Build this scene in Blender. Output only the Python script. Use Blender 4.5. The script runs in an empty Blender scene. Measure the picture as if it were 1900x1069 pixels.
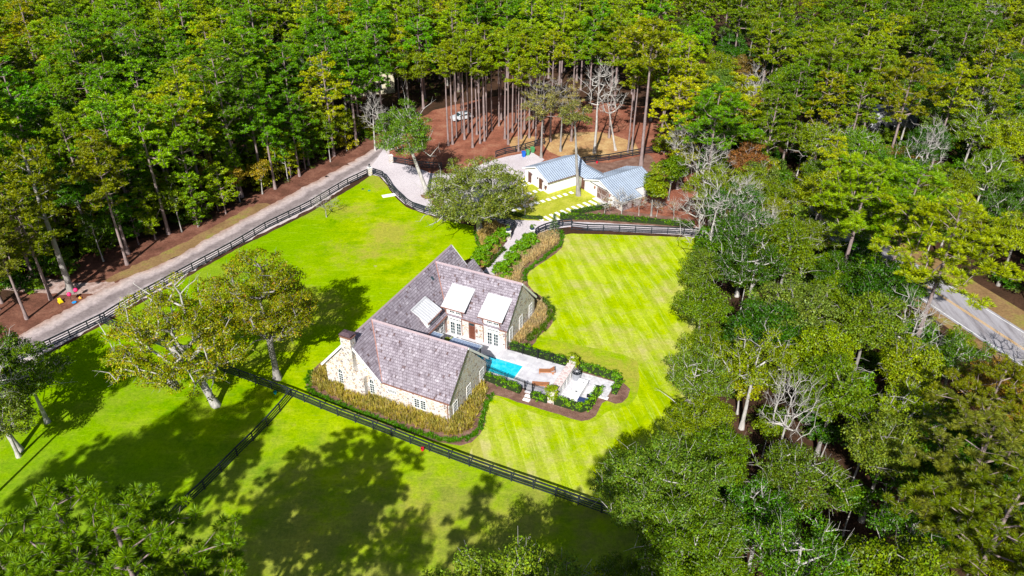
import bpy, bmesh, math, random
import numpy as np
from mathutils import Vector, Matrix

# ------------------------------------------------------------------ camera, sky, sun
SC = bpy.context.scene
F_PX, PITCH, CAM_H = 1463.0, 0.5718, 60.0
cam_d = bpy.data.cameras.new('camera'); cam = bpy.data.objects.new('camera', cam_d)
SC.collection.objects.link(cam)
cam.location = (0, 0, CAM_H); cam.rotation_euler = (math.pi/2 - PITCH, 0, 0)
cam_d.sensor_width = 36.0; cam_d.lens = F_PX/1900*36.0
cam_d.clip_start = 1.0; cam_d.clip_end = 3000.0
SC.camera = cam
SUN_EL, SHADOW_AZ = math.radians(38.3), math.radians(77.0)
world = bpy.data.worlds.new("World"); SC.world = world; world.use_nodes = True
nt = world.node_tree
sky = nt.nodes.new('ShaderNodeTexSky'); sky.sky_type = 'NISHITA'; sky.sun_disc = False
sky.sun_elevation = SUN_EL; sky.sun_rotation = math.radians(192.5)
bg = nt.nodes['Background']; bg.inputs['Strength'].default_value = 0.06
nt.links.new(sky.outputs[0], bg.inputs[0])
sun_d = bpy.data.lights.new('sun', 'SUN'); sun_d.energy = 5.0; sun_d.angle = math.radians(0.5)
sun_d.color = (1.0, 0.975, 0.93)
sun = bpy.data.objects.new('sun', sun_d); SC.collection.objects.link(sun)
sdir = Vector((math.cos(SHADOW_AZ)*math.cos(SUN_EL), math.sin(SHADOW_AZ)*math.cos(SUN_EL), -math.sin(SUN_EL)))
sun.rotation_euler = sdir.to_track_quat('-Z', 'Y').to_euler(); sun.location = (0, 0, 120)
SC.view_settings.view_transform = 'Standard'; SC.view_settings.look = 'None'
SC.view_settings.exposure = 0.55; SC.view_settings.gamma = 1.0
SC.cycles.max_bounces = 5; SC.cycles.diffuse_bounces = 3; SC.cycles.glossy_bounces = 2
SC.cycles.transmission_bounces = 3; SC.cycles.transparent_max_bounces = 4
SC.cycles.caustics_reflective = False; SC.cycles.caustics_refractive = False
SC.cycles.use_denoising = True

RNG = np.random.default_rng(7); random.seed(7)
PI = math.pi

# ------------------------------------------------------------------ places
def at(px, py, z=0.0):
    """ground (or height z) point seen at a pixel of the 1900 px wide photograph"""
    X = (px-950)/F_PX; Y = -(py-534.5)/F_PX
    ct, st = math.cos(PITCH), math.sin(PITCH)
    d = (X, ct+Y*st, -st+Y*ct); t = (z-CAM_H)/d[2]
    return Vector((d[0]*t, d[1]*t, z))
def to_px(p):
    x, y, z = p[0], p[1], p[2]-CAM_H
    ct, st = math.cos(PITCH), math.sin(PITCH)
    d = y*ct - z*st
    return 950+F_PX*x/d, 534.5-F_PX*(y*st+z*ct)/d, F_PX/d
HO, HPH = Vector((-18.38, 70.98, 0)), -0.4474
HE, HN = Vector((math.cos(HPH), math.sin(HPH), 0)), Vector((-math.sin(HPH), math.cos(HPH), 0))
def HW(u, v, z=0.0): return HO + HE*u + HN*v + Vector((0, 0, z))
BPH = -0.973
BE, BN = Vector((math.cos(BPH), math.sin(BPH), 0)), Vector((-math.sin(BPH), math.cos(BPH), 0))
BO = Vector((6.23, 123.1, 0))
def BW(a, b, z=0.0): return BO + BE*a + BN*b + Vector((0, 0, z))

# ------------------------------------------------------------------ mesh helpers
def fast_mesh(name, verts, quads=None, tris=None, mat=None, smooth=False):
    me = bpy.data.meshes.new(name)
    verts = np.asarray(verts, dtype=np.float32).reshape(-1, 3)
    idx = []; tot = []
    if quads is not None and len(quads):
        q = np.asarray(quads, dtype=np.int32); idx.append(q.ravel()); tot.append(np.full(len(q), 4, np.int32))
    if tris is not None and len(tris):
        t = np.asarray(tris, dtype=np.int32); idx.append(t.ravel()); tot.append(np.full(len(t), 3, np.int32))
    idx = np.concatenate(idx); tot = np.concatenate(tot)
    st = np.concatenate([[0], np.cumsum(tot)[:-1]]).astype(np.int32)
    me.vertices.add(len(verts)); me.vertices.foreach_set('co', verts.ravel())
    me.loops.add(len(idx)); me.loops.foreach_set('vertex_index', idx)
    me.polygons.add(len(tot)); me.polygons.foreach_set('loop_start', st); me.polygons.foreach_set('loop_total', tot)
    if smooth: me.polygons.foreach_set('use_smooth', np.ones(len(tot), bool))
    me.update(calc_edges=True)
    if mat: me.materials.append(mat)
    return me
COL = SC.collection
def link(name, me, parent=None, loc=(0, 0, 0), rz=0.0):
    o = bpy.data.objects.new(name, me); COL.objects.link(o)
    o.location = loc; o.rotation_euler = (0, 0, rz)
    if parent: o.parent = parent
    return o
def tag(o, label=None, cat=None, group=None, kind=None):
    if label: o['label'] = label
    if cat: o['category'] = cat
    if group: o['group'] = group
    if kind: o['kind'] = kind
    return o
def empty(name, loc, rz=0.0, label=None, cat=None, group=None):
    o = bpy.data.objects.new(name, None); COL.objects.link(o)
    o.location = loc; o.rotation_euler = (0, 0, rz); o.empty_display_size = .3
    return tag(o, label, cat, group)
def copy_tree(o, parent=None):
    c = o.copy(); COL.objects.link(c); c.parent = parent
    for ch in KIDS.get(o.name, []) or [x for x in o.children]:
        copy_tree(ch, c)
    return c
KIDS = {}

class MB:
    """collects faces; uv in metres laid on every face (u level, v up the slope)"""
    def __init__(s): s.v = []; s.f = []
    def poly(s, pts):
        b = len(s.v); s.v += [tuple(p) for p in pts]; s.f.append(list(range(b, b+len(pts))))
    def box(s, x0, x1, y0, y1, z0, z1):
        b = len(s.v)
        s.v += [(x0,y0,z0),(x1,y0,z0),(x1,y1,z0),(x0,y1,z0),(x0,y0,z1),(x1,y0,z1),(x1,y1,z1),(x0,y1,z1)]
        for q in ((0,3,2,1),(4,5,6,7),(0,1,5,4),(1,2,6,5),(2,3,7,6),(3,0,4,7)): s.f.append([b+i for i in q])
        return s
    def prism(s, pts, d):
        """pts polygon (any plane) extruded by vector d"""
        n = len(pts); b = len(s.v); d = Vector(d)
        s.v += [tuple(p) for p in pts] + [tuple(Vector(p)+d) for p in pts]
        s.f.append(list(range(b, b+n))[::-1]); s.f.append(list(range(b+n, b+2*n)))
        for i in range(n):
            j = (i+1) % n; s.f.append([b+i, b+j, b+n+j, b+n+i])
        return s
    def bar(s, p, q, w, h):
        """rectangular bar from p to q, width w level, height h"""
        p, q = Vector(p), Vector(q); d = (q-p).normalized()
        side = d.cross(Vector((0, 0, 1)))
        if side.length < 1e-3: side = Vector((1, 0, 0))
        side.normalize(); up = side.cross(d).normalized()
        a = [p+side*sx*w/2+up*sz*h/2 for sx, sz in ((-1,-1),(1,-1),(1,1),(-1,1))]
        s.prism(a, q-p); return s
    def tube(s, p, q, r0, r1=None, n=8, caps=True):
        p, q = Vector(p), Vector(q); r1 = r0 if r1 is None else r1
        d = (q-p).normalized(); x = d.orthogonal().normalized(); y = d.cross(x)
        b = len(s.v)
        for c, r in ((p, r0), (q, r1)):
            for i in range(n):
                a = 2*PI*i/n; s.v.append(tuple(c + x*math.cos(a)*r + y*math.sin(a)*r))
        for i in range(n):
            j = (i+1) % n; s.f.append([b+i, b+j, b+n+j, b+n+i])
        if caps: s.f.append([b+i for i in range(n)][::-1]); s.f.append([b+n+i for i in range(n)])
        return s
    def lathe(s, prof, n=16, c=(0, 0, 0)):
        b = len(s.v)
        for r, z in prof:
            for i in range(n):
                a = 2*PI*i/n; s.v.append((c[0]+r*math.cos(a), c[1]+r*math.sin(a), c[2]+z))
        for k in range(len(prof)-1):
            for i in range(n):
                j = (i+1) % n; s.f.append([b+k*n+i, b+k*n+j, b+(k+1)*n+j, b+(k+1)*n+i])
        s.f.append([b+i for i in range(n)][::-1]); s.f.append([b+(len(prof)-1)*n+i for i in range(n)])
        return s
    def build(s, name, mat, parent=None, loc=(0, 0, 0), rz=0.0, bevel=0, smooth=False):
        me = bpy.data.meshes.new(name); me.from_pydata(s.v, [], s.f); me.update()
        bm = bmesh.new(); bm.from_mesh(me)
        bmesh.ops.recalc_face_normals(bm, faces=bm.faces)
        if bevel: bmesh.ops.bevel(bm, geom=list(bm.edges), offset=bevel, segments=1, affect='EDGES')
        uv = bm.loops.layers.uv.new('UVMap')
        for f in bm.faces:
            n = f.normal
            if abs(n.z) > .995: t = Vector((1, 0, 0)); w = Vector((0, 1, 0))
            else: t = Vector((0, 0, 1)).cross(n).normalized(); w = n.cross(t)
            for l in f.loops: l[uv].uv = (l.vert.co.dot(t), l.vert.co.dot(w))
            f.smooth = smooth
        bm.to_mesh(me); bm.free(); me.materials.append(mat)
        return link(name, me, parent, loc, rz)

def pip(x, y, poly):
    c = False; n = len(poly); j = n-1
    for i in range(n):
        xi, yi = poly[i]; xj, yj = poly[j]
        if (yi > y) != (yj > y) and x < (xj-xi)*(y-yi)/(yj-yi)+xi: c = not c
        j = i
    return c
def pdist(x, y, poly):
    """signed distance, negative inside"""
    best = 1e9; n = len(poly)
    for i in range(n):
        ax, ay = poly[i]; bx, by = poly[(i+1) % n]
        dx, dy = bx-ax, by-ay; t = max(0, min(1, ((x-ax)*dx+(y-ay)*dy)/(dx*dx+dy*dy+1e-9)))
        best = min(best, math.hypot(x-ax-t*dx, y-ay-t*dy))
    return -best if pip(x, y, poly) else best

def smooth_line(pts, closed=False, step=.8, curve=True):
    """Catmull-Rom through world points"""
    P = [Vector((p[0], p[1], 0)) for p in pts]; out = []; n = len(P)
    for i in range(n if closed else n-1):
        p0 = P[i-1] if (closed or i > 0) else P[0]; p1 = P[i]; p2 = P[(i+1) % n]
        p3 = P[(i+2) % n] if (closed or i+2 < n) else P[-1]
        k = max(1, int((p2-p1).length/step))
        for j in range(k):
            t = j/k
            if curve: out.append(.5*((2*p1)+(-p0+p2)*t+(2*p0-5*p1+4*p2-p3)*t*t+(-p0+3*p1-3*p2+p3)*t**3))
            else: out.append(p1.lerp(p2, t))
    if not closed: out.append(P[-1])
    return out
def sheet(name, pts, z, mat, kind='structure', jit=.0, curve=True, step=.8, label=None, cat=None):
    if jit > .3:
        q0 = random.Random(len(pts)*7+len(name)); C_ = [p+Vector((q0.uniform(-jit, jit), q0.uniform(-jit, jit), 0)) for p in smooth_line(pts, True, 2.4, curve)]
        pts, curve, jit, step = C_, True, .08, .4
    L = smooth_line(pts, True, step, curve)
    r = random.Random(hash(name) % 1000 if False else len(name)*13+len(L))
    L = [p+Vector((r.uniform(-jit, jit), r.uniform(-jit, jit), 0)) for p in L]
    m = MB(); m.poly([(p.x, p.y, z) for p in L])
    o = m.build(name, mat); tag(o, label, cat, None, kind)
    if o.data.polygons[0].normal.z < 0: o.data.flip_normals()
    return o
def PX(*l): return [at(x, y) for x, y in l]

# ------------------------------------------------------------------ material helpers
def mat(name, rough=.8, spec=.3):
    m = bpy.data.materials.new(name); m.use_nodes = True
    n = m.node_tree; b = n.nodes['Principled BSDF']
    b.inputs['Roughness'].default_value = rough; b.inputs['Specular IOR Level'].default_value = spec
    return m, n, b
def N(n, t, **k):
    x = n.nodes.new(t)
    for a, v in k.items():
        if a.startswith('_'): setattr(x, a[1:], v)
        else: x.inputs[a.replace('_', ' ')].default_value = v
    return x
def ramp(n, src, stops, interp='LINEAR'):
    r = n.nodes.new('ShaderNodeValToRGB'); r.color_ramp.interpolation = interp
    e = r.color_ramp.elements
    while len(e) < len(stops): e.new(.5)
    for i, (p, c) in enumerate(stops):
        e[i].position = p; e[i].color = (*c, 1) if len(c) == 3 else c
    n.links.new(src, r.inputs[0]); return r.outputs[0]
def noise(n, vec, scale, detail=4, rough=.55, w=0):
    x = n.nodes.new('ShaderNodeTexNoise'); x.inputs['Scale'].default_value = scale
    x.inputs['Detail'].default_value = detail; x.inputs['Roughness'].default_value = rough
    if vec: n.links.new(vec, x.inputs['Vector'])
    return x.outputs['Fac']
def mix(n, fac, a, b, mode='MIX'):
    x = n.nodes.new('ShaderNodeMix'); x.data_type = 'RGBA'; x.blend_type = mode
    for s, i in ((fac, 0), (a, 6), (b, 7)):
        if isinstance(s, (int, float)): x.inputs[i].default_value = s
        elif isinstance(s, tuple): x.inputs[i].default_value = (*s, 1)
        else: n.links.new(s, x.inputs[i])
    return x.outputs[2]
def mathn(n, op, a, b=None):
    x = n.nodes.new('ShaderNodeMath'); x.operation = op
    for i, s in enumerate((a, b)):
        if s is None: continue
        if isinstance(s, (int, float)): x.inputs[i].default_value = s
        else: n.links.new(s, x.inputs[i])
    return x.outputs[0]
def bump(n, b, h, strength=.5, dist=.05):
    x = n.nodes.new('ShaderNodeBump'); x.inputs['Strength'].default_value = strength; x.inputs['Distance'].default_value = dist
    n.links.new(h, x.inputs['Height']); n.links.new(x.outputs[0], b.inputs['Normal'])
def geo(n): return n.nodes.new('ShaderNodeNewGeometry')
def wpos(n): return geo(n).outputs['Position']
def uvc(n): return n.nodes.new('ShaderNodeTexCoord').outputs['UV']
def objc(n): return n.nodes.new('ShaderNodeTexCoord').outputs['Object']
def mapping(n, vec, scale=(1, 1, 1), rot=(0, 0, 0)):
    x = n.nodes.new('ShaderNodeMapping'); x.inputs['Scale'].default_value = scale; x.inputs['Rotation'].default_value = rot
    n.links.new(vec, x.inputs[0]); return x.outputs[0]
def plain(name, col, rough=.7, var=.15, scale=6, metal=0, spec=.3):
    m, n, b = mat(name, rough, spec); b.inputs['Metallic'].default_value = metal
    f = noise(n, objc(n), scale, 5)
    c2 = tuple(c*(1-var) for c in col); c3 = tuple(min(1, c*(1+var)) for c in col)
    n.links.new(ramp(n, f, [(.3, c2), (.7, c3)]), b.inputs['Base Color']); return m

# ---- ground materials (world position, metres)
def m_lawn():
    m, n, b = mat('lawn_grass', .95, 0.0); p = wpos(n)
    big = noise(n, p, .05, 4, .6); mid = noise(n, p, .3, 7, .7); fine = noise(n, p, 2.6, 6, .8); vf = noise(n, p, 8, 4, .85)
    g = ramp(n, mid, [(.32, (.14, .29, .0)), (.44, (.25, .38, .0)), (.55, (.34, .46, .0)), (.68, (.44, .53, .015))])
    g = mix(n, ramp(n, big, [(.38, (1, 1, 1)), (.56, (0, 0, 0))]), g, (.26, .42, .0), 'MIX')
    dry = ramp(n, mathn(n, 'ADD', mathn(n, 'MULTIPLY', noise(n, p, .075, 3, .5), .65), mathn(n, 'MULTIPLY', noise(n, p, .7, 6, .75), .35)), [(.495, (0, 0, 0)), (.60, (1, 1, 1))])
    g = mix(n, mathn(n, 'MULTIPLY', dry, .78), g, (.38, .34, .06))
    # where the old trees stand over it the turf is thin and mossy
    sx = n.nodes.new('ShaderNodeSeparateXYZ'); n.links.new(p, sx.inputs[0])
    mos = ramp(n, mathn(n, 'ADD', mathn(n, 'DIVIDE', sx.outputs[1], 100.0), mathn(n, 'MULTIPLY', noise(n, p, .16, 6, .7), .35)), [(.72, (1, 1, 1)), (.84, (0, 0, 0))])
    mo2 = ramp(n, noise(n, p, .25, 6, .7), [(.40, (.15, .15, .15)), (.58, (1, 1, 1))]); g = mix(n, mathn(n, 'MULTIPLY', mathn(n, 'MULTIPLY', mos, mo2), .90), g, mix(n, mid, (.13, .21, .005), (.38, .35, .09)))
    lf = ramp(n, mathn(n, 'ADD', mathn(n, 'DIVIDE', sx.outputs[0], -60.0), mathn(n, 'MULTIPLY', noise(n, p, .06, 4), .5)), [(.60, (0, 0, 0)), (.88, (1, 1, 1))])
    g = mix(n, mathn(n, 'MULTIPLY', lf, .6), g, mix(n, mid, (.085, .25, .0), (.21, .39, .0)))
    bare = ramp(n, noise(n, p, .42, 5, .6), [(.70, (0, 0, 0)), (.735, (1, 1, 1))]); g = mix(n, mathn(n, 'MULTIPLY', bare, .8), g, (.52, .42, .22))
    k = ramp(n, fine, [(.26, (.55, .62, .5)), (.5, (.97, .97, .97)), (.74, (1.28, 1.2, 1.3))]); g = mix(n, 1.0, g, k, 'MULTIPLY')
    k2 = ramp(n, vf, [(.28, (.72, .78, .7)), (.72, (1.25, 1.18, 1.1))]); g = mix(n, 1.0, g, k2, 'MULTIPLY')
    w = mapping(n, p, (.22, 1.7, 1), (0, 0, math.radians(-25)))
    s = ramp(n, noise(n, w, 1.0, 6, .75), [(.55, (0, 0, 0)), (.72, (1, 1, 1))])
    g = mix(n, mathn(n, 'MULTIPLY', s, .35), g, (.56, .62, .06))
    n.links.new(g, b.inputs['Base Color']); bump(n, b, fine, .7, .1); return m
def m_mown():
    m, n, b = mat('mown_lawn_grass', .95, 0.0); p = wpos(n)
    mid = noise(n, p, .2, 6, .65); fine = noise(n, p, 2.6, 6, .8); vf = noise(n, p, 8, 4, .85)
    g = ramp(n, mid, [(.32, (.28, .41, .0)), (.5, (.36, .48, .0)), (.68, (.44, .54, .03))])
    dry = ramp(n, noise(n, p, .11, 7, .7), [(.47, (0, 0, 0)), (.62, (1, 1, 1))]); g = mix(n, mathn(n, 'MULTIPLY', dry, .80), g, (.48, .44, .12))
    w = mapping(n, p, (1, 1, 1), (0, 0, math.radians(-12)))
    warp = noise(n, mapping(n, p, (.3, .08, 1)), 1.2, 3)
    sx = n.nodes.new('ShaderNodeSeparateXYZ'); n.links.new(w, sx.inputs[0])
    ph = mathn(n, 'ADD', mathn(n, 'MULTIPLY', sx.outputs[0], 3.1), mathn(n, 'MULTIPLY', warp, 3.2))
    sm = ramp(n, mathn(n, 'MULTIPLY', mathn(n, 'ADD', mathn(n, 'SINE', ph), 1.0), .5), [(.35, (.88, .92, .7)), (.62, (1.10, 1.06, 1.7))])
    fade = ramp(n, noise(n, p, .12, 3), [(.36, (.45, .45, .45)), (.52, (1, 1, 1))])
    g = mix(n, fade, g, mix(n, 1.0, g, sm, 'MULTIPLY'))
    sc = ramp(n, noise(n, mapping(n, w, (2.2, .14, 1)), 1.0, 6, .75), [(.54, (0, 0, 0)), (.70, (1, 1, 1))]); g = mix(n, mathn(n, 'MULTIPLY', sc, .6), g, (.68, .72, .20))
    dk = ramp(n, noise(n, mapping(n, w, (3, .3, 1)), .9, 6, .8), [(.30, (1, 1, 1)), (.40, (0, 0, 0))]); g = mix(n, mathn(n, 'MULTIPLY', dk, .5), g, (.22, .36, .0))
    k = ramp(n, fine, [(.26, (.62, .66, .55)), (.5, (.97, .97, .97)), (.74, (1.22, 1.16, 1.3))]); g = mix(n, 1.0, g, k, 'MULTIPLY')
    k2 = ramp(n, vf, [(.28, (.78, .82, .75)), (.72, (1.2, 1.15, 1.1))]); g = mix(n, 1.0, g, k2, 'MULTIPLY')
    n.links.new(g, b.inputs['Base Color']); bump(n, b, fine, .7, .09); return m
def m_two(name, a, c, d, s1=.5, s2=4, bs=.5, bd=.06, rough=.95, streak=None):
    m, n, b = mat(name, rough, .15); p = wpos(n)
    f = noise(n, p, s1, 6, .65)
    col = ramp(n, f, [(.3, a), (.5, c), (.7, d)])
    f2 = noise(n, p, s2, 6, .75); k = ramp(n, f2, [(.27, (.55, .55, .55)), (.5, (1, 1, 1)), (.73, (1.3, 1.3, 1.3))])
    col = mix(n, 1.0, col, k, 'MULTIPLY')
    n.links.new(col, b.inputs['Base Color']); bump(n, b, f2, bs, bd); return m
M = {}
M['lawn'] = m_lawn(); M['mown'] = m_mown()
M['garden'] = m_two('garden_grass', (.30, .33, .015), (.38, .40, .03), (.50, .47, .08), .35, 3)
M['litter'] = m_two('leaf_litter', (.035, .022, .012), (.06, .03, .016), (.10, .05, .03), .22, 2.4, .9, .15)
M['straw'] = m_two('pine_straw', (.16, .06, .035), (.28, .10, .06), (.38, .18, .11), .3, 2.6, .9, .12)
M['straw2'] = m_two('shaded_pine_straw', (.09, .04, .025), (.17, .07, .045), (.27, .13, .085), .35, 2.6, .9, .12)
M['bark'] = m_two('bark_mulch', (.13, .065, .05), (.20, .11, .08), (.29, .18, .14), .9, 6, .8, .06)
M['hay'] = m_two('dry_grass', (.30, .15, .08), (.46, .28, .12), (.58, .42, .20), .35, 2.5, .5, .06)
M['verge'] = m_two('verge', (.17, .10, .04), (.26, .16, .07), (.24, .24, .04), .3, 3, .5, .06)
M['chips'] = m_two('straw_shoulder', (.22, .13, .10), (.40, .28, .24), (.60, .48, .44), .9, 3.2, .8, .1)
M['drive'] = m_two('driveway_gravel', (.50, .44, .46), (.58, .52, .54), (.66, .60, .62), .12, 5, .25, .02)
M['pave'] = m_two('pale_paving', (.48, .47, .49), (.60, .58, .60), (.72, .71, .73), .8, 3, .2, .01, .7)
M['pad'] = m_two('stone_pad', (.62, .60, .58), (.78, .76, .74), (.86, .84, .82), .9, 5, .3, .02)
M['white_pad'] = plain('white_concrete', (.85, .84, .83), .8, .05)

def m_dirtroad():
    m, n, b = mat('dirt_road', .95, .1); p = wpos(n)
    uv = uvc(n); sx = n.nodes.new('ShaderNodeSeparateXYZ'); n.links.new(uv, sx.inputs[0])
    wob = noise(n, mapping(n, p, (.15, .15, 1)), 1.3, 5, .7)
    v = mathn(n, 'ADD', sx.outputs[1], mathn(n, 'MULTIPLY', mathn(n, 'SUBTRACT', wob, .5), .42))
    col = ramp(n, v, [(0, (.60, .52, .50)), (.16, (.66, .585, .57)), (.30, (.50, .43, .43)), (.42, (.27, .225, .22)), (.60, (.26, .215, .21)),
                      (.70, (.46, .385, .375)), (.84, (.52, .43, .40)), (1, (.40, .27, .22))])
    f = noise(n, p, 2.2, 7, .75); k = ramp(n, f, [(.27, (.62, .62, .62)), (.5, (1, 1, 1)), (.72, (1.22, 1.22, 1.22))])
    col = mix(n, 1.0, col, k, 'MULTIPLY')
    f2 = ramp(n, noise(n, p, .5, 6, .7), [(.35, (.78, .77, .78)), (.65, (1.08, 1.08, 1.08))]); col = mix(n, 1.0, col, f2, 'MULTIPLY')
    n.links.new(col, b.inputs['Base Color']); bump(n, b, f, .6, .06); return m
M['dirt'] = m_dirtroad()
def m_asphalt():
    m, n, b = mat('asphalt', .85, .3); p = wpos(n)
    w = mapping(n, p, (1.6, .15, 1), (0, 0, math.radians(-21)))
    c = ramp(n, noise(n, w, .8, 5, .7), [(.33, (.20, .18, .19)), (.5, (.34, .32, .34)), (.7, (.40, .385, .41))])
    k = ramp(n, noise(n, p, 9, 5, .8), [(.3, (.8, .8, .8)), (.7, (1.15, 1.15, 1.15))])
    n.links.new(mix(n, 1.0, c, k, 'MULTIPLY'), b.inputs['Base Color']); return m
M['asphalt'] = m_asphalt()
M['yellow'] = plain('yellow_road_paint', (.72, .40, .05), .6, .2, 3); M['white_line'] = plain('white_road_paint', (.75, .75, .75), .6, .2, 3)

# ---- house materials
def m_shake(name, a, c, d, moss=(.2, .1, .09)):
    m, n, b = mat(name, .85, .25); uv = uvc(n)
    br = n.nodes.new('ShaderNodeTexBrick'); br.offset = .5; br.squash = 1
    br.inputs['Scale'].default_value = 1; br.inputs['Brick Width'].default_value = .24; br.inputs['Row Height'].default_value = .32
    br.inputs['Mortar Size'].default_value = .020; br.inputs['Mortar Smooth'].default_value = .2
    br.inputs['Color1'].default_value = (0, 0, 0, 1); br.inputs['Color2'].default_value = (1, 1, 1, 1); br.inputs['Mortar'].default_value = (.5, .5, .5, 1)
    n.links.new(mapping(n, uv), br.inputs['Vector'])
    wn = n.nodes.new('ShaderNodeTexWhiteNoise'); wn.noise_dimensions = '2D'
    # per shake random via snapped coordinates
    sx = n.nodes.new('ShaderNodeSeparateXYZ'); n.links.new(uv, sx.inputs[0])
    row = mathn(n, 'FLOOR', mathn(n, 'DIVIDE', sx.outputs[1], .32))
    off = mathn(n, 'MULTIPLY', mathn(n, 'MODULO', mathn(n, 'ABSOLUTE', row), 2.0), .5)
    colm = mathn(n, 'FLOOR', mathn(n, 'ADD', mathn(n, 'DIVIDE', sx.outputs[0], .24), off))
    cb = n.nodes.new('ShaderNodeCombineXYZ'); n.links.new(colm, cb.inputs[0]); n.links.new(row, cb.inputs[1])
    n.links.new(cb.outputs[0], wn.inputs['Vector'])
    col = ramp(n, wn.outputs['Value'], [(0, moss), (.04, a), (.3, c), (.8, c), (1, d)])
    big = ramp(n, noise(n, uv, .55, 5, .65), [(.32, (.80, .76, .80)), (.65, (1.14, 1.14, 1.16))]); col = mix(n, 1.0, col, big, 'MULTIPLY')
    col = mix(n, 1.0, col, ramp(n, noise(n, mapping(n, uv, (9, 2.2, 1)), 1, 5, .8), [(.28, (.62, .58, .62)), (.5, (1, 1, 1)), (.72, (1.3, 1.3, 1.3))]), 'MULTIPLY')
    dash = ramp(n, noise(n, mapping(n, uv, (5.5, 1.6, 1)), 1.3, 3, .6), [(.27, (1, 1, 1)), (.34, (0, 0, 0))]); col = mix(n, mathn(n, 'MULTIPLY', dash, .75), col, (.10, .06, .075))
    col = mix(n, mathn(n, 'MULTIPLY', br.outputs['Fac'], .55), col, (.09, .065, .08))
    n.links.new(col, b.inputs['Base Color'])
    # each shake tilts: saw-tooth up the slope
    fr = mathn(n, 'FRACT', mathn(n, 'DIVIDE', sx.outputs[1], .32))
    h = mathn(n, 'SUBTRACT', mathn(n, 'ADD', mathn(n, 'MULTIPLY', mathn(n, 'SUBTRACT', 1.0, fr), .9), mathn(n, 'MULTIPLY', wn.outputs['Value'], .9)), mathn(n, 'MULTIPLY', br.outputs['Fac'], .8))
    bump(n, b, h, .9, .05); return m
M['shake'] = m_shake('cedar_shake_roof', (.21, .18, .20), (.31, .275, .305), (.44, .40, .435), (.14, .09, .085))
def m_stone(name, cols, mortar, scale=3.2, wash=.5):
    m, n, b = mat(name, .9, .15); uv = uvc(n)
    wv = mapping(n, uv, (1, 1.15, 1))
    dist = n.nodes.new('ShaderNodeTexNoise'); dist.inputs['Scale'].default_value = 2.5; n.links.new(wv, dist.inputs['Vector'])
    vv = n.nodes.new('ShaderNodeMixRGB'); vv.blend_type = 'ADD'; vv.inputs[0].default_value = .10
    n.links.new(wv, vv.inputs[1]); n.links.new(dist.outputs['Color'], vv.inputs[2])
    v = n.nodes.new('ShaderNodeTexVoronoi'); v.voronoi_dimensions = '2D'; v.inputs['Scale'].default_value = scale; n.links.new(vv.outputs[0], v.inputs['Vector'])
    e = n.nodes.new('ShaderNodeTexVoronoi'); e.voronoi_dimensions = '2D'; e.feature = 'DISTANCE_TO_EDGE'; e.inputs['Scale'].default_value = scale; n.links.new(vv.outputs[0], e.inputs['Vector'])
    sx = n.nodes.new('ShaderNodeSeparateColor'); n.links.new(v.outputs['Color'], sx.inputs[0])
    col = ramp(n, sx.outputs[0], cols, 'CONSTANT')
    joint = ramp(n, mathn(n, 'ADD', e.outputs['Distance'], mathn(n, 'MULTIPLY', sx.outputs[1], -.06)), [(.02, (1, 1, 1)), (.10, (0, 0, 0))])
    col = mix(n, joint, col, mortar)
    patch = ramp(n, noise(n, uv, 1.3, 5, .7), [(.45, (0, 0, 0)), (.7, (1, 1, 1))])
    col = mix(n, mathn(n, 'MULTIPLY', patch, wash), col, mortar)
    gr = ramp(n, noise(n, uv, 14, 4, .8), [(.3, (.78, .76, .74)), (.65, (1.06, 1.06, 1.06))]); col = mix(n, 1.0, col, gr, 'MULTIPLY')
    n.links.new(col, b.inputs['Base Color']); bump(n, b, e.outputs['Distance'], .7, .06); return m
M['stone'] = m_stone('lime_washed_stone', [(0, (.50, .47, .44)), (.20, (.42, .30, .19)), (.30, (.56, .53, .50)), (.46, (.30, .22, .18)), (.54, (.48, .37, .24)), (.66, (.52, .49, .47)), (.80, (.22, .17, .16)), (.90, (.50, .45, .40))], (.72, .70, .685), 3.2, .36)
M['wash'] = m_stone('whitewashed_wall', [(0, (.80, .79, .78)), (.9, (.6, .58, .58)), (.96, (.82, .81, .80))], (.84, .83, .83), 3, .6)
M['capstone'] = m_stone('pink_flagstone', [(0, (.62, .46, .44)), (.3, (.66, .52, .50)), (.6, (.58, .45, .43)), (.8, (.70, .58, .55))], (.76, .70, .68), 1.8, .2)
M['white'] = plain('white_paint', (.82, .81, .80), .5, .05, 8)
M['dwhite'] = plain('cream_paint', (.70, .69, .66), .6, .08, 5)
M['copper'] = plain('aged_copper', (.42, .20, .15), .45, .25, 4, .5, .5)
M['lead'] = plain('dark_metal_cap', (.13, .085, .10), .5, .3, 5, .4)
M['door'] = plain('stained_wood_door', (.15, .05, .03), .45, .35, 9)
M['teak'] = plain('teak_wood', (.42, .17, .07), .6, .25, 12)
M['iron'] = plain('black_iron', (.015, .017, .022), .5, .3, 8, .3)
M['fence'] = plain('black_painted_board', (.022, .028, .036), .55, .35, 3)
M['grey_board'] = plain('weathered_board', (.30, .24, .24), .85, .35, 7)
M['hedge_core'] = plain('hedge_core_fill', (.02, .035, .008), .95, .3, 8)
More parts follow.
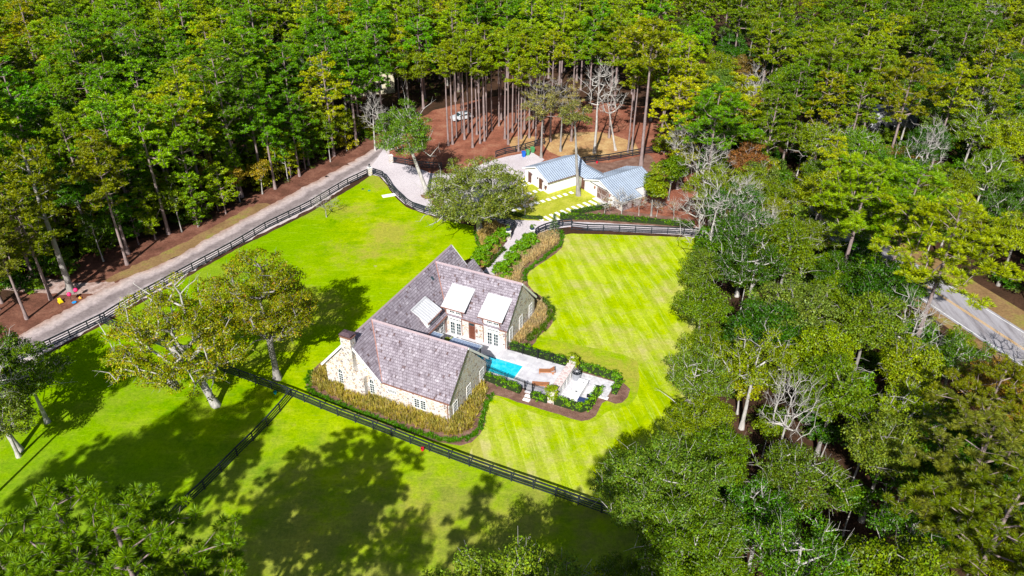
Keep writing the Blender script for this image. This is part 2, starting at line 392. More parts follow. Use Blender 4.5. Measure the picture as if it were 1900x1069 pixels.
def m_metal_roof(name, col, rough, period=.45, amp=.0):
    m, n, b = mat(name, rough, .5); b.inputs['Metallic'].default_value = .25
    c = ramp(n, noise(n, objc(n), .9, 5, .65), [(.3, tuple(x*.82 for x in col)), (.7, col)])
    sx = n.nodes.new('ShaderNodeSeparateXYZ'); n.links.new(uvc(n), sx.inputs[0]); w = mathn(n, 'SINE', mathn(n, 'MULTIPLY', sx.outputs[0], 2*PI/period))
    n.links.new(c, b.inputs['Base Color']); 
    if amp: bump(n, b, mathn(n, 'MULTIPLY', w, .5), 1.0, amp)
    return m
M['tin'] = m_metal_roof('galvanised_roof', (.47, .55, .67), .42, .45, .10)
M['white_tin'] = m_metal_roof('white_metal_roof', (.74, .74, .76), .5)
M['awning'] = m_metal_roof('sky_tinted_metal_roof', (.40, .50, .68), .45, .42, .06)  # blue of the sky reflected in shaded metal, put into the base colour
def m_glass():
    m, n, b = mat('window_glass', .06, .8)
    c = ramp(n, noise(n, objc(n), 1.6, 2), [(.35, (.012, .02, .028)), (.65, (.05, .085, .09))])
    n.links.new(c, b.inputs['Base Color']); return m
M['glass'] = m_glass()
def m_water():
    m, n, b = mat('pool_water', .06, .6); p = wpos(n)
    v = n.nodes.new('ShaderNodeTexVoronoi'); v.feature = 'SMOOTH_F1'; v.inputs['Scale'].default_value = 2.6; n.links.new(p, v.inputs['Vector'])
    c = ramp(n, v.outputs['Distance'], [(.0, (.015, .50, .64)), (.45, (.01, .56, .70)), (.75, (.07, .66, .78))])
    c = mix(n, 1.0, c, ramp(n, noise(n, p, .5, 3), [(.3, (.75, .9, .95)), (.7, (1.05, 1.05, 1.02))]), 'MULTIPLY')
    n.links.new(c, b.inputs['Base Color']); bump(n, b, noise(n, p, 3.5, 3), .12, .03); return m
M['water'] = m_water()
def colour(name, c, rough=.5): 
    if name not in M: M[name] = plain(name, c, rough, .12, 5)
    return M[name]

# ---- foliage materials: object colour times a natural leaf-to-leaf variation
def m_leaf(name, trans=.25, hue=.04, vmin=.55, vmax=1.5, brown=.0, bc=(.30, .12, .03)):
    m = bpy.data.materials.new(name); m.use_nodes = True; n = m.node_tree; n.nodes.clear()
    out = n.nodes.new('ShaderNodeOutputMaterial'); oi = n.nodes.new('ShaderNodeObjectInfo'); g = geo(n)
    rnd = g.outputs['Random Per Island']
    hs = n.nodes.new('ShaderNodeHueSaturation')
    mr = n.nodes.new('ShaderNodeMapRange'); mr.inputs[3].default_value = .5-hue; mr.inputs[4].default_value = .5+hue*.7; n.links.new(rnd, mr.inputs[0])
    n.links.new(mr.outputs[0], hs.inputs['Hue']); hs.inputs['Saturation'].default_value = 1.15
    fr = mathn(n, 'FRACT', mathn(n, 'MULTIPLY', rnd, 17.31))
    mv = n.nodes.new('ShaderNodeMapRange'); mv.inputs[3].default_value = vmin; mv.inputs[4].default_value = vmax; n.links.new(fr, mv.inputs[0])
    n.links.new(mv.outputs[0], hs.inputs['Value']); n.links.new(oi.outputs['Color'], hs.inputs['Color'])
    col = hs.outputs[0]
    # clump-sized patches of older leaves
    pt = ramp(n, noise(n, objc(n), .55, 3, .6), [(.38, (.80, .84, .9)), (.62, (1.18, 1.12, .9))])
    col = mix(n, 1.0, col, pt, 'MULTIPLY')
    if brown:
        fb = mathn(n, 'FRACT', mathn(n, 'MULTIPLY', rnd, 131.7))
        nb = ramp(n, mathn(n, 'ADD', mathn(n, 'MULTIPLY', fb, .5), mathn(n, 'MULTIPLY', noise(n, objc(n), 1.1, 2), .9)), [(1.06-brown*1.1, (0, 0, 0)), (1.10-brown*1.1, (1, 1, 1))])
        col = mix(n, nb, col, bc)
    d = n.nodes.new('ShaderNodeBsdfDiffuse'); t = n.nodes.new('ShaderNodeBsdfTranslucent'); gl = n.nodes.new('ShaderNodeBsdfGlossy')
    gl.inputs['Roughness'].default_value = .45; gl.inputs['Color'].default_value = (.7, .75, .7, 1)
    n.links.new(col, d.inputs[0]); n.links.new(col, t.inputs[0])
    a = n.nodes.new('ShaderNodeMixShader'); a.inputs[0].default_value = trans
    n.links.new(d.outputs[0], a.inputs[1]); n.links.new(t.outputs[0], a.inputs[2])
    c = n.nodes.new('ShaderNodeMixShader'); c.inputs[0].default_value = .025
    n.links.new(a.outputs[0], c.inputs[1]); n.links.new(gl.outputs[0], c.inputs[2])
    n.links.new(c.outputs[0], out.inputs[0]); return m
M['needles'] = m_leaf('pine_needles', .14, .02, .5, 1.6, .02, (.34, .15, .03))
M['leaves'] = m_leaf('broad_leaves', .2, .025, .45, 1.6, .0, (.26, .14, .03))
M['turning'] = m_leaf('turning_leaves', .3, .05, .5, 1.6, .085, (.36, .17, .02))
M['reeds'] = m_leaf('grass_blades', .3, .03, .5, 1.7, .14, (.46, .36, .20))
def m_barktree(name, a, c, s=3):
    m, n, b = mat(name, .95, .1); p = objc(n)
    col = ramp(n, noise(n, mapping(n, p, (1, 1, .35)), s, 6, .7), [(.3, a), (.7, c)])
    n.links.new(col, b.inputs['Base Color']); bump(n, b, noise(n, mapping(n, p, (1, 1, .3)), 5, 5), .8, .06); return m
M['pinebark'] = m_barktree('pine_bark', (.16, .115, .105), (.36, .28, .27))
M['greybark'] = m_barktree('grey_bark', (.16, .145, .13), (.38, .355, .33))
M['palebark'] = m_barktree('pale_bark', (.24, .22, .20), (.60, .57, .53))

# ------------------------------------------------------------------ trees
def tubes(P0, P1, R0, R1, n=5):
    P0, P1 = np.asarray(P0, float), np.asarray(P1, float); R0 = np.asarray(R0); R1 = np.asarray(R1)
    d = P1-P0; L = np.linalg.norm(d, axis=1, keepdims=True)+1e-9; d = d/L
    ref = np.where(np.abs(d[:, 2:3]) > .9, np.array([[1., 0, 0]]), np.array([[0, 0, 1.]]))
    x = np.cross(d, ref); x /= np.linalg.norm(x, axis=1, keepdims=True)+1e-9; y = np.cross(d, x)
    k = len(P0); a = np.arange(n)*2*PI/n
    ring = x[:, None, :]*np.cos(a)[None, :, None] + y[:, None, :]*np.sin(a)[None, :, None]
    # overlap the joints a little
    V0 = (P0-d*R0[:, None]*.3)[:, None, :]+ring*R0[:, None, None]; V1 = (P1+d*R1[:, None]*.3)[:, None, :]+ring*R1[:, None, None]
    V = np.concatenate([V0, V1], axis=1).reshape(-1, 3)
    b = (np.arange(k)*2*n)[:, None]; i = np.arange(n); j = (i+1) % n
    Q = np.stack([b+i, b+j, b+n+j, b+n+i], axis=2).reshape(-1, 4)
    return V, Q
def skeleton(r, trunk, targets, seg=1.0, k=.02, rmin=.018, base_r=.3, up=.25, wob=.18, trunk_bias=0.0):
    """grow limbs from trunk points to targets; returns tubes. trunk: (n,3)"""
    nodes = [np.array(p, float) for p in trunk]; par = [-1]+list(range(len(trunk)-1)); nt_ = len(trunk)
    z0 = trunk[0][2]; H = trunk[-1][2]
    order = sorted(range(len(targets)), key=lambda i: np.hypot(targets[i][0]-trunk[-1][0]*.5, targets[i][1]-trunk[-1][1]*.5)+.3*abs(targets[i][2]-H*.6))
    first = next((i for i, p in enumerate(trunk) if p[2] > H*up), nt_-1)
    for ti in order:
        T = np.array(targets[ti]); A = np.array(nodes)
        d = np.linalg.norm(A-T, axis=1); pen = np.maximum(0, A[:, 2]-(T[2]-.15*np.hypot(*(A[:, :2]-T[:2]).T)))*1.5
        cost = d+pen; cost[:first] += 50
        if trunk_bias: cost[nt_:] += trunk_bias
        i = int(np.argmin(cost)); p = A[i]; n = max(1, int(np.linalg.norm(T-p)/seg)); last = i
        lift = np.linalg.norm(T-p)*.10
        for s in range(1, n+1):
            t = s/n; q = p+(T-p)*t+np.array([0, 0, lift*math.sin(PI*t)])
            if s < n: q = q+r.normal(0, wob, 3)*seg*.6
            nodes.append(q); par.append(last); last = len(nodes)-1
    cnt = np.zeros(len(nodes))
    for i in range(len(nodes)-1, 0, -1):
        cnt[i] += 1; cnt[par[i]] += cnt[i]
    A = np.array(nodes); R = np.maximum(rmin, k*np.sqrt(cnt))
    for i in range(nt_):
        t = A[i][2]/max(H, .1); R[i] = max(R[i]*.6, base_r*(1-.72*t)*(1+.5*max(0, .06-t)/.06))
    idx = np.arange(1, len(nodes)); pr = np.array(par)[1:]
    R0 = np.where(idx < nt_, R[pr], np.minimum(R[pr], R[idx]*1.35)); R1 = R[idx]
    return tubes(A[pr], A[idx], R0, R1, 6)
def leaf_cloud(r, C, rad, per, size, flat=.7, upb=.6, shell=.5, asp=.55):
    """leaf quads in clumps: C (n,3) centres, rad (n,) radii"""
    C = np.asarray(C, float); n = len(C); rad = np.broadcast_to(rad, (n,))
    per_i = np.maximum(6, (per*(rad/rad.mean())**2)).astype(int)
    idx = np.repeat(np.arange(n), per_i); m = len(idx)
    d = r.normal(size=(m, 3)); d /= np.linalg.norm(d, axis=1, keepdims=True)
    d[:, 2] = np.where(d[:, 2] < -.2, -d[:, 2]*.6, d[:, 2])
    rr = rad[idx]*(shell+(1-shell)*r.random(m))**.6*r.normal(1, .14, m)
    p = C[idx]+d*rr[:, None]*np.array([1, 1, flat])
    nrm = d*.8+r.normal(size=(m, 3))*.55+np.array([0, 0, upb]); nrm /= np.linalg.norm(nrm, axis=1, keepdims=True)
    t = np.cross(nrm, r.normal(size=(m, 3))); t /= np.linalg.norm(t, axis=1, keepdims=True)+1e-9; b = np.cross(nrm, t)
    s = size*r.uniform(.6, 1.4, m)[:, None]
    V = np.stack([p-t*s, p-b*s*asp, p+t*s, p+b*s*asp], axis=1).reshape(-1, 3)
    Q = np.arange(m*4).reshape(m, 4); return V, Q
def needle_cloud(r, C, rad, per, width=.05, flat=.75):
    """tufts of needles: each a thin triangle fan bundle springing from the tuft centre"""
    C = np.asarray(C, float); n = len(C); m = n*per; idx = np.repeat(np.arange(n), per); rad = np.broadcast_to(rad, (n,))
    d = r.normal(size=(m, 3)); d[:, 2] = np.abs(d[:, 2])*1.0-.35*(r.random(m) < .45)*2*np.abs(d[:, 2]); d /= np.linalg.norm(d, axis=1, keepdims=True)
    L = rad[idx]*r.uniform(.7, 1.15, m)
    p0 = C[idx]+d*L[:, None]*.12; p1 = C[idx]+d*L[:, None]*np.array([1, 1, flat])
    s = np.cross(d, r.normal(size=(m, 3))); s /= np.linalg.norm(s, axis=1, keepdims=True)+1e-9
    w = width*r.uniform(.7, 1.4, m)[:, None]; pm = (p0+p1*1.4)/2.4
    V = np.stack([p0, pm-s*w, p1, pm+s*w], axis=1).reshape(-1, 3)
    return V, np.arange(m*4).reshape(m, 4)

def crown_points(r, n, R, zc, hz, gap=.35, shape='round', lobes=6):
    """clump centres through a lobed crown; rejects where lobe noise is low"""
    L = r.normal(size=(lobes, 3)); L[:, 2] = np.abs(L[:, 2])*.6; L /= np.linalg.norm(L, axis=1, keepdims=True)
    amp = r.uniform(.65, 1.12, lobes); out = []
    while len(out) < n:
        d = r.normal(size=3); d[2] = abs(d[2])*.95-.35 if r.random() < .8 else d[2]; d /= np.linalg.norm(d)
        w = np.maximum(0, L@d)**3; a = (w@amp+.05*.6)/(w.sum()+.05)
        a = a*(.72+.28*(w.max() > .35)); rad = a*(r.random()**.38)
        if rad < .3: continue
        p = np.array([d[0]*R*rad, d[1]*R*rad, zc+d[2]*hz*rad])
        if out and min(np.linalg.norm(p-q) for q in out[-60:]) < R*.13: 
            if r.random() < .8: continue
        out.append(p)
    return np.array(out)
def trunk_line(r, H, lean=(0, 0), wob=.15, n=9):
    t = np.linspace(0, 1, n); x = lean[0]*t+np.cumsum(r.normal(0, wob, n))*t*.5; y = lean[1]*t+np.cumsum(r.normal(0, wob, n))*t*.5
    x[0] = y[0] = 0; return np.stack([x, y, t*H], axis=1)

def proto_pine(seed, H=20, R=3.6, crown=.42, nb=26, tufts=8, per=34, trad=.55, bark='pinebark', lean=(0, 0), w=.05, base_r=.27, flat=.8):
    r = np.random.default_rng(seed); T = trunk_line(r, H-.6, lean, .07, 14); tg = []
    for i in range(nb):
        t = (i+.5)/nb; z = H*(1-crown)+t*H*crown*.97
        prof = math.sin(PI*min(1, .22+.78*t)**.9)*.85+.22 if t > .15 else .55
        prof = max(.2, prof)*r.uniform(.6, 1.15)
        a = i*2.399+r.normal(0, .35); ln = R*prof
        base = np.array([np.interp(z, T[:, 2], T[:, 0]), np.interp(z, T[:, 2], T[:, 1]), z])
        dirv = np.array([math.cos(a), math.sin(a), r.uniform(-.02, .5)])
        k = max(3, int(tufts*prof*1.6+.5)); npad = 2 if prof > .6 else 1
        for j in range(k):
            f = (1.0, .55)[j % npad]; pr_ = (.34, .26)[j % npad]*R*.62; aa = r.uniform(0, 6.283); rad_ = pr_*math.sqrt(r.random())
            sd = np.array([math.cos(aa)*rad_, math.sin(aa)*rad_, r.normal(.0, .26)+.45*(1-(rad_/pr_)**2)])
            tg.append(base+dirv*ln*f+sd)
        if i % 3 == 0: tg.append(base+np.array([r.normal(0, .3), r.normal(0, .3), .3]))
    tg.append(np.array([T[-1][0], T[-1][1], H-.1])); tg = np.array(tg)
    V, Q = skeleton(r, T, tg, 1.1, .014, .018, base_r, 1-crown-.12, .08, .35)
    trunk = fast_mesh('trunk', V, Q, mat=M[bark])
    V, Q = needle_cloud(r, tg, r.uniform(.7, 1.3, len(tg))*trad, per, w, flat)
    return trunk, fast_mesh('crown', V, Q, mat=M['needles'])
def proto_broad(seed, H=14, R=4.5, hz=4.2, n=90, per=110, size=.13, crad=.95, bark='greybark', leafm='leaves', fork=.3, base_r=.28, lean=(0, 0), bare=0, zc=None, k=.022, twig=0, rmin=.02, wob=.2):
    r = np.random.default_rng(seed); zc = zc or H-hz; C = crown_points(r, n, R, zc, hz)
    C[:, 0] += lean[0]*.8; C[:, 1] += lean[1]*.8
    T = trunk_line(r, zc+hz*.2, lean, .12, 9); tg = C
    if bare: 
        E = crown_points(r, bare, R*1.06, zc, hz*1.1); E[:, 0] += lean[0]*.8; E[:, 1] += lean[1]*.8; tg = np.concatenate([C, E])
    V, Q = skeleton(r, T, tg, .95, k, rmin, base_r, fork, wob)
    if twig:
        m = len(tg)*twig; b = np.repeat(tg, twig, axis=0); d = r.normal(size=(m, 3))*.5+(b-np.array([lean[0]*.8, lean[1]*.8, zc-hz*.5]))/np.array([R, R, hz])*.9
        d /= np.linalg.norm(d, axis=1, keepdims=True); L = r.uniform(.5, 1.3, m)[:, None]
        V2, Q2 = tubes(b, b+d*L, np.full(m, .018), np.full(m, .008), 3); Q = np.concatenate([Q, Q2+len(V)]); V = np.concatenate([V, V2])
    trunk = fast_mesh('trunk', V, Q, mat=M[bark])
    if per <= 0: return trunk, None
    V, Q = leaf_cloud(r, C, r.uniform(.65, 1.3, len(C))*crad, per, size)
    return trunk, fast_mesh('crown', V, Q, mat=M[leafm])
def proto_bush(seed, R=1.6, H=2.6, n=26, per=70, size=.10, leafm='leaves', crad=.55):
    r = np.random.default_rng(seed); a = r.uniform(0, 2*PI, n); rr = np.sqrt(r.random(n)); z = r.random(n)
    C = np.stack([np.cos(a)*rr*R*np.sqrt(1.05-z**2*.8), np.sin(a)*rr*R*np.sqrt(1.05-z**2*.8), .25+z*(H-.5)], axis=1)
    T = np.array([[0, 0, 0], [0, 0, .3], [.05, 0, .6]]); V, Q = skeleton(r, T, C, .6, .012, .012, .06, 0, .15)
    stem = fast_mesh('stem', V, Q, mat=M['greybark'])
    V, Q = leaf_cloud(r, C, r.uniform(.7, 1.2, n)*crad, per, size); return stem, fast_mesh('foliage', V, Q, mat=M[leafm])

def plant(name, proto, loc, rz, sc, tint, label, cat, group, parts=('trunk', 'crown'), sz=None):
    e = empty(name, loc, rz, label, cat, group); e.scale = (sc, sc, sz or sc)
    o = link(parts[0], proto[0], e)
    if proto[1]:
        c = link(parts[1], proto[1], e); c.color = (*tint, 1)
    return e

# ================================================================== THE GROUND
m = MB(); m.poly([(-900, -500, 0), (900, -500, 0), (900, 1300, 0), (-900, 1300, 0)])
tag(m.build('ground', M['litter']), None, None, None, 'structure')
# pine straw floor under the open pine stand and round the stable
sheet('pine_straw_floor', PX((700,262),(760,225),(840,195),(960,175),(1060,185),(1200,200),(1290,250),(1330,330),(1420,420),(1300,436),(1150,420),(1040,414),(960,330),(850,330),(740,316)), .004, M['straw'], jit=.5)
sheet('dry_grass_clearing', PX((1000,262),(1060,246),(1130,248),(1180,268),(1185,285),(1130,292),(1080,300),(1030,285)), .008, M['hay'], jit=.6)
sheet('dry_grass_patch', PX((945,258),(975,250),(1000,262),(985,276),(950,274)), .0085, M['hay'], jit=.5)
sheet('bare_soil', PX((1090,300),(1130,303),(1200,288),(1215,320),(1160,345),(1110,330)), .012, M['bark'], jit=.4)
# verges of the dirt road
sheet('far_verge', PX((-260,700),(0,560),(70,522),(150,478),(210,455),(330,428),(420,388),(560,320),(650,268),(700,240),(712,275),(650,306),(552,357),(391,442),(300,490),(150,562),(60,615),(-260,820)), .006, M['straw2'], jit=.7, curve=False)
sheet('verge_grass', PX((195,522),(240,497),(330,455),(420,408),(480,378),(500,388),(391,444),(317,482),(240,515)), .010, M['verge'], jit=.3)
sheet('side_track', PX((-120,505),(0,512),(70,515),(150,525),(210,522),(190,545),(90,545),(0,540),(-120,545)), .009, M['chips'], jit=.3)
# the lawns
LAWN = [(-700,1500),(-700,1150),(-260,860),(70,668),(189,604),(438,463),(573,396),(660,345),(689,325),(703,328),(716,341),(728,360),(752,384),(806,404),(880,420),(905,470),(985,560),
        (1030,440),(1285,440),(1315,439),(1300,480),(1322,530),(1312,600),(1335,660),(1318,720),(1340,790),(1330,860),(1290,960),(1240,1100),(1240,1500)]
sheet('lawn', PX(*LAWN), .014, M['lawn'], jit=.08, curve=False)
MOWN = [(1036,466),(1047,445),(1060,434),(1285,441),(1310,442),(1296,480),(1318,530),(1306,600),(1330,660),(1313,720),(1333,790),(1325,850),(1280,950),(1240,990),(1102,944),(1000,906),(905,871),(870,850),(880,822),(905,760),(917,735),(1000,770),(1090,785),(1125,765),(1175,745),(1185,690),(1160,660),(985,620),(1012,600),(1018,575),(985,540),(980,505),(1007,485)]
sheet('mown_lawn', PX(*MOWN), .019, M['mown'], jit=.06)
sheet('garden_lawn', PX((858,395),(880,372),(925,345),(968,326),(1100,330),(1122,372),(1136,384),(1040,411),(935,409),(890,400)), .018, M['garden'], jit=.08, curve=False)
# the dirt road with a uv that runs across it
def ribbon(name, left, right, z, material, n=160, jit=.15, kind='structure'):
    def res(L):
        L = smooth_line(L, False, .5, True); s = [0]
        for i in range(1, len(L)): s.append(s[-1]+(L[i]-L[i-1]).length)
        s = np.array(s)/s[-1]; t = np.linspace(0, 1, n); A = np.array([tuple(p) for p in L])
        return np.stack([np.interp(t, s, A[:, 0]), np.interp(t, s, A[:, 1])], axis=1)
    a, b = res(left), res(right); r = np.random.default_rng(3)
    a += r.normal(0, jit, a.shape); b += r.normal(0, jit, b.shape); W_ = 7; V = []; Q = []; UV = []
    for i in range(n):
        for j in range(W_): 
            f = j/(W_-1); p = a[i]*(1-f)+b[i]*f; V.append((p[0], p[1], z)); UV.append((i*1.0, f))
    for i in range(n-1):
        for j in range(W_-1): k = i*W_+j; Q.append((k, k+W_, k+W_+1, k+1))
    me = fast_mesh(name, V, quads=Q, mat=material); uv = me.uv_layers.new(name='UVMap')
    li = np.array([l.vertex_index for l in me.loops]); uv.data.foreach_set('uv', np.array(UV, np.float32)[li].ravel())
    if me.polygons[0].normal.z < 0: me.flip_normals()
    o = link(name, me); return tag(o, None, None, None, kind)
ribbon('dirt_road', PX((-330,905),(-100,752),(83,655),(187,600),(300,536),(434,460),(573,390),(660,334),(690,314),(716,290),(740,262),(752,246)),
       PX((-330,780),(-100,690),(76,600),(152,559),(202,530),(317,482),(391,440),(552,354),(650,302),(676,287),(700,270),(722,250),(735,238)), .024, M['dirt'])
DRIVE = PX((686,314),(712,276),(727,300),(765,309),(800,322),(850,322),(905,300),(938,291),(985,282),(1010,296),(972,330),(950,345),(925,356),(880,378),(865,388),(880,398),(925,407),(1000,410),(1120,413),(1285,422),(1480,428),(1480,446),(1285,437),(1110,428),(1060,421),(1036,424),(1001,433),(989,441),(958,464),(940,485),(918,512),(935,540),(890,540),(897,498),(932,459),(945,441),(956,424),(930,415),(850,408),(806,401),(777,392),(750,378),(733,362),(720,344),(706,328),(692,325))
sheet('driveway', DRIVE, .029, M['drive'], jit=.05, curve=False)
# the paved road on the right: asphalt, edge lines, double yellow line, grass verge
rd = Vector((math.cos(math.radians(111.5)), math.sin(math.radians(111.5)), 0)); rn = Vector((rd.y, -rd.x, 0)); rc = Vector((61.3, 86.4, 0))
def strip(name, c0, c1, z, mt, s0=-70, s1=34, kind='structure', dash=None):
    m = MB(); m.poly([rc+rd*s0+rn*c0+Vector((0,0,z)), rc+rd*s0+rn*c1+Vector((0,0,z)), rc+rd*s1+rn*c1+Vector((0,0,z)), rc+rd*s1+rn*c0+Vector((0,0,z))])
    return tag(m.build(name, mt), None, None, None, kind)
strip('road_verge', 3.3, 7.4, .006, M['verge']); strip('near_road_verge', -5.2, -3.3, .0065, M['verge'])
strip('paved_road', -3.45, 3.45, .032, M['asphalt'])
strip('road_edge_line', 2.95, 3.08, .036, M['white_line']); strip('near_road_edge_line', -3.08, -2.95, .0362, M['white_line'])
strip('road_center_line', -.19, -.08, .0364, M['yellow']); strip('second_road_center_line', .08, .19, .0366, M['yellow'])

# mulch beds round the house
sheet('front_bed', PX((612,662),(590,676),(575,692),(567,712),(571,728),(590,740),(617,750),(658,767),(733,796),(784,812),(822,823),(855,827),(875,821),(890,806),(898,791),(901,770),(906,750),(917,733),(930,700),(870,640),(700,600)), .034, M['bark'], jit=.1, curve=False)
sheet('pool_bed', PX((890,700),(905,735),(919,733),(941,739),(959,746),(1000,758),(1020,765),(1039,770),(1059,777),(1079,781),(1093,780),(1104,772),(1112,760),(1117,748),(1126,744),(1141,750),(1154,748),(1164,737),(1168,722))+[HW(28.0, 14.9), HW(27.2, 15.5), HW(22, 15.5), HW(12.8, 15.6)], .036, M['bark'], jit=.08)
sheet('east_bed', PX((898,505),(918,512),(940,485),(958,464),(989,441),(1003,432),(1038,424),(1045,436),(1046,448),(1042,460),(1027,474),(1007,487),(990,499),(979,509),(978,524),(990,540),(1009,553),(1020,566),(1025,579),(1026,592),(1021,606),(1008,617),(997,627),(985,645),(940,652),(900,600),(905,540)), .038, M['bark'], jit=.08)
sheet('west_bed', PX((893,505),(932,459),(945,441),(950,428),(925,413),(900,408),(880,420),(880,440),(883,452),(888,463),(880,474),(860,490)), .040, M['bark'], jit=.1)
sheet('hedge_bed', PX((1035,411),(1060,402),(1120,380),(1160,392),(1290,408),(1290,424),(1120,414)), .031, M['bark'], jit=.08, curve=False)
sheet('tree_pit', PX((780,362),(800,358),(806,366),(790,370)), .033, M['bark']); sheet('far_tree_pit', PX((800,374),(818,370),(826,382),(812,386)), .0335, M['bark'])

# ================================================================== THE HOUSE (local frame u,v,z)
S_ = 1.134; hR, hA, hB, hE, wM, uA, uB = 7.58, 7.46, 7.42, 2.90, 4.13, 12.84, 12.63
vA, vB = 4.56, 19.15; vA1, vB0, vB1, LM = 9.13, 14.80, 23.50, 23.60
house = empty('stone_house', HO, HPH, 'large lime-washed stone house with a lilac grey cedar shake roof and two white dormers', 'house')
def hp(mb, name, mt, parent=house, **k): return mb.build(name, mt, parent, **k)
def slab(pts, t=.14):
    m = MB(); m.prism([Vector(p) for p in pts], (0, 0, -t)); return m
def zM(u): return hR-S_*abs(u)
# roofs
r1 = slab([(0, -.25, hR), (wM, -.25, hE), (wM, 0.02, hE), (wM, LM, hE), (0, LM, hR)]); r1.prism([Vector(p) for p in [(-.001, LM, hR), (-wM, LM, hE), (-wM, -.25, hE), (-.001, -.25, hR)]], (0, 0, -.14))
main_roof = hp(r1, 'roof', M['shake'])
uj = (hR-hA)/S_
ra = slab([(uj, vA, hA), (wM, -.06, hE-.03), (uA, -.06, hE-.03), (uA, vA, hA)]); ra.prism([Vector(p) for p in [(uj, vA+.001, hA), (uA, vA+.001, hA), (uA, vA1, hE), (wM, vA1, hE)]], (0, 0, -.14))
hp(ra, 'roof', M['shake'])
uk = (hR-hB)/S_
rb = slab([(uk, vB, hB), (wM, vB0, hE), (uB, vB0, hE), (uB, vB, hB)]); rb.prism([Vector(p) for p in [(uk, vB+.001, hB), (uB, vB+.001, hB), (uB, vB1+.04, hE-.03), (wM, vB1+.04, hE-.03)]], (0, 0, -.14))
hp(rb, 'roof', M['shake'])
rx = slab([(2.25, LM-.8, 5.0), (4.05, LM-.8, 5.0-1.8*S_), (4.05, 25.5, 5.0-1.8*S_), (2.25, 25.5, 5.0)]); rx.prism([Vector(p) for p in [(2.249, LM-.8, 5), (2.249, 25.5, 5), (.45, 25.5, 5-1.8*S_), (.45, LM-.8, 5-1.8*S_)]], (0, 0, -.14))
hp(rx, 'porch_roof', M['shake'])
def rafter(u): return hR-S_*abs(u)-.2
wl = MB()   # main wing, gabled solid
wl.prism([(-3.8, .1, 0), (3.95, .1, 0), (3.95, .1, rafter(3.95)), (0, .1, rafter(0)), (-3.8, .1, rafter(3.8))], (0, LM-.35, 0)); hp(wl, 'wall', M['stone'])
wa = MB(); e = lambda d: hA-S_*d-.2  # underside of the roof
wa.prism([(uA-.17, .13, 0), (uA-.17, 9.0, 0), (uA-.17, 9.0, e(4.43)), (uA-.17, vA, e(0)), (uA-.17, .13, e(4.43))], (-9.3, 0, 0)); hp(wa, 'wall', M['stone'])
wb = MB(); e2 = lambda d: hB-S_*d-.2
wb.prism([(uB-.16, 14.93, 0), (uB-.16, 23.35, 0), (uB-.16, 23.35, e2(4.2)), (uB-.16, vB, e2(0)), (uB-.16, 14.93, e2(4.2))], (-9.3, 0, 0)); hp(wb, 'wall', M['stone'])
wx = MB(); wx.prism([(.7, LM-.5, 0), (3.85, LM-.5, 0), (3.85, LM-.5, 2.95), (2.25, LM-.5, 4.75), (.7, LM-.5, 2.95)], (0, 2.2, 0)); hp(wx, 'porch_wall', M['stone'])
# white rake boards on the gables
def rake(name, f, parent=house):
    m = MB()
    for a, b in f: m.bar(a, b, .06, .26)
    hp(m, name, M['white'], parent)
rake('rake_board', [((-wM-.02, -.27, hE-.16), (0, -.27, hR-.16)), ((0, -.275, hR-.16), (wM-.1, -.275, hE-.05))])
rake('rake_board', [((uA+.033, vA, hA-.16), (uA+.033, vA1+.1, hE-.18))])
rake('rake_board', [((uB+.033, vB, hB-.16), (uB+.033, vB1+.1, hE-.18))])
rake('rake_board', [((-wM, LM+.04, hE-.16), (0, LM+.04, hR-.16)), ((0, LM+.044, hR-.16), (2.2, LM+.044, 5.0-.1))])
# soffit returns and eave boards in white on the west eave
m = MB(); m.box(-wM-.05, -wM+.02, -.25, LM, hE-.3, hE-.1); hp(m, 'eave_board', M['white'])
# copper valleys, ridge caps, gutters and downpipes
def vl(a, b, w=.16): 
    m = MB(); m.bar(Vector(a)+Vector((0,0,.025)), Vector(b)+Vector((0,0,.025)), w, .03); hp(m, 'copper_valley', M['copper'])
vl((uj, vA, hA), (wM, 0, hE)); vl((uk, vB, hB), (wM, vB0, hE)); vl((uj, vA, hA), (wM, vA1, hE)); vl((uk, vB, hB), (wM, vB1, hE))
rc_mat = colour('ridge_shake', (.36, .28, .30), .8)
for a, b in (((0, -.25, hR), (0, LM, hR)), ((uj, vA, hA), (uA, vA, hA)), ((uk, vB, hB), (uB, vB, hB))):
    a, b = Vector(a), Vector(b); m = MB(); d = (b-a).normalized(); sd = Vector((d.y, -d.x, 0))
    for s in (1, -1): m.prism([a+Vector((0,0,.05)), b+Vector((0,0,.05)), b+sd*s*.16+Vector((0,0,-.13)), a+sd*s*.16+Vector((0,0,-.13))], (0, 0, -.03))
    hp(m, 'ridge_cap', rc_mat)
def gut(a, b):
    m = MB(); m.bar(a, b, .13, .11); hp(m, 'gutter', M['copper'])
gut((wM+.1, -.12, hE-.1), (uA, -.12, hE-.1)); gut((6.15, vB0-.06, hE-.12), (9.28, vB0-.06, hE-.12)); gut((11.55, vB0-.06, hE-.12), (uB, vB0-.06, hE-.12))
gut((wM+.06, vA1+.1, hE-.1), (uA, vA1+.06, hE-.1)); gut((wM+.06, vA1+.2, hE-.1), (wM+.06, vB0-.2, hE-.1)); gut((wM, vB1+.1, hE-.12), (uB, vB1+.1, hE-.12))
def down(u, v, z1, z0=0):
    m = MB(); m.tube((u, v, z0), (u, v, z1), .05, n=8); hp(m, 'downpipe', M['copper'])
down(12.50, .04, 2.75); down(9.24, 14.86, 2.8); down(12.36, 14.86, 2.8); down(12.52, 8.98, 2.7); down(3.99, 14.6, 2.8); down(6.16, 14.86, 2.8)
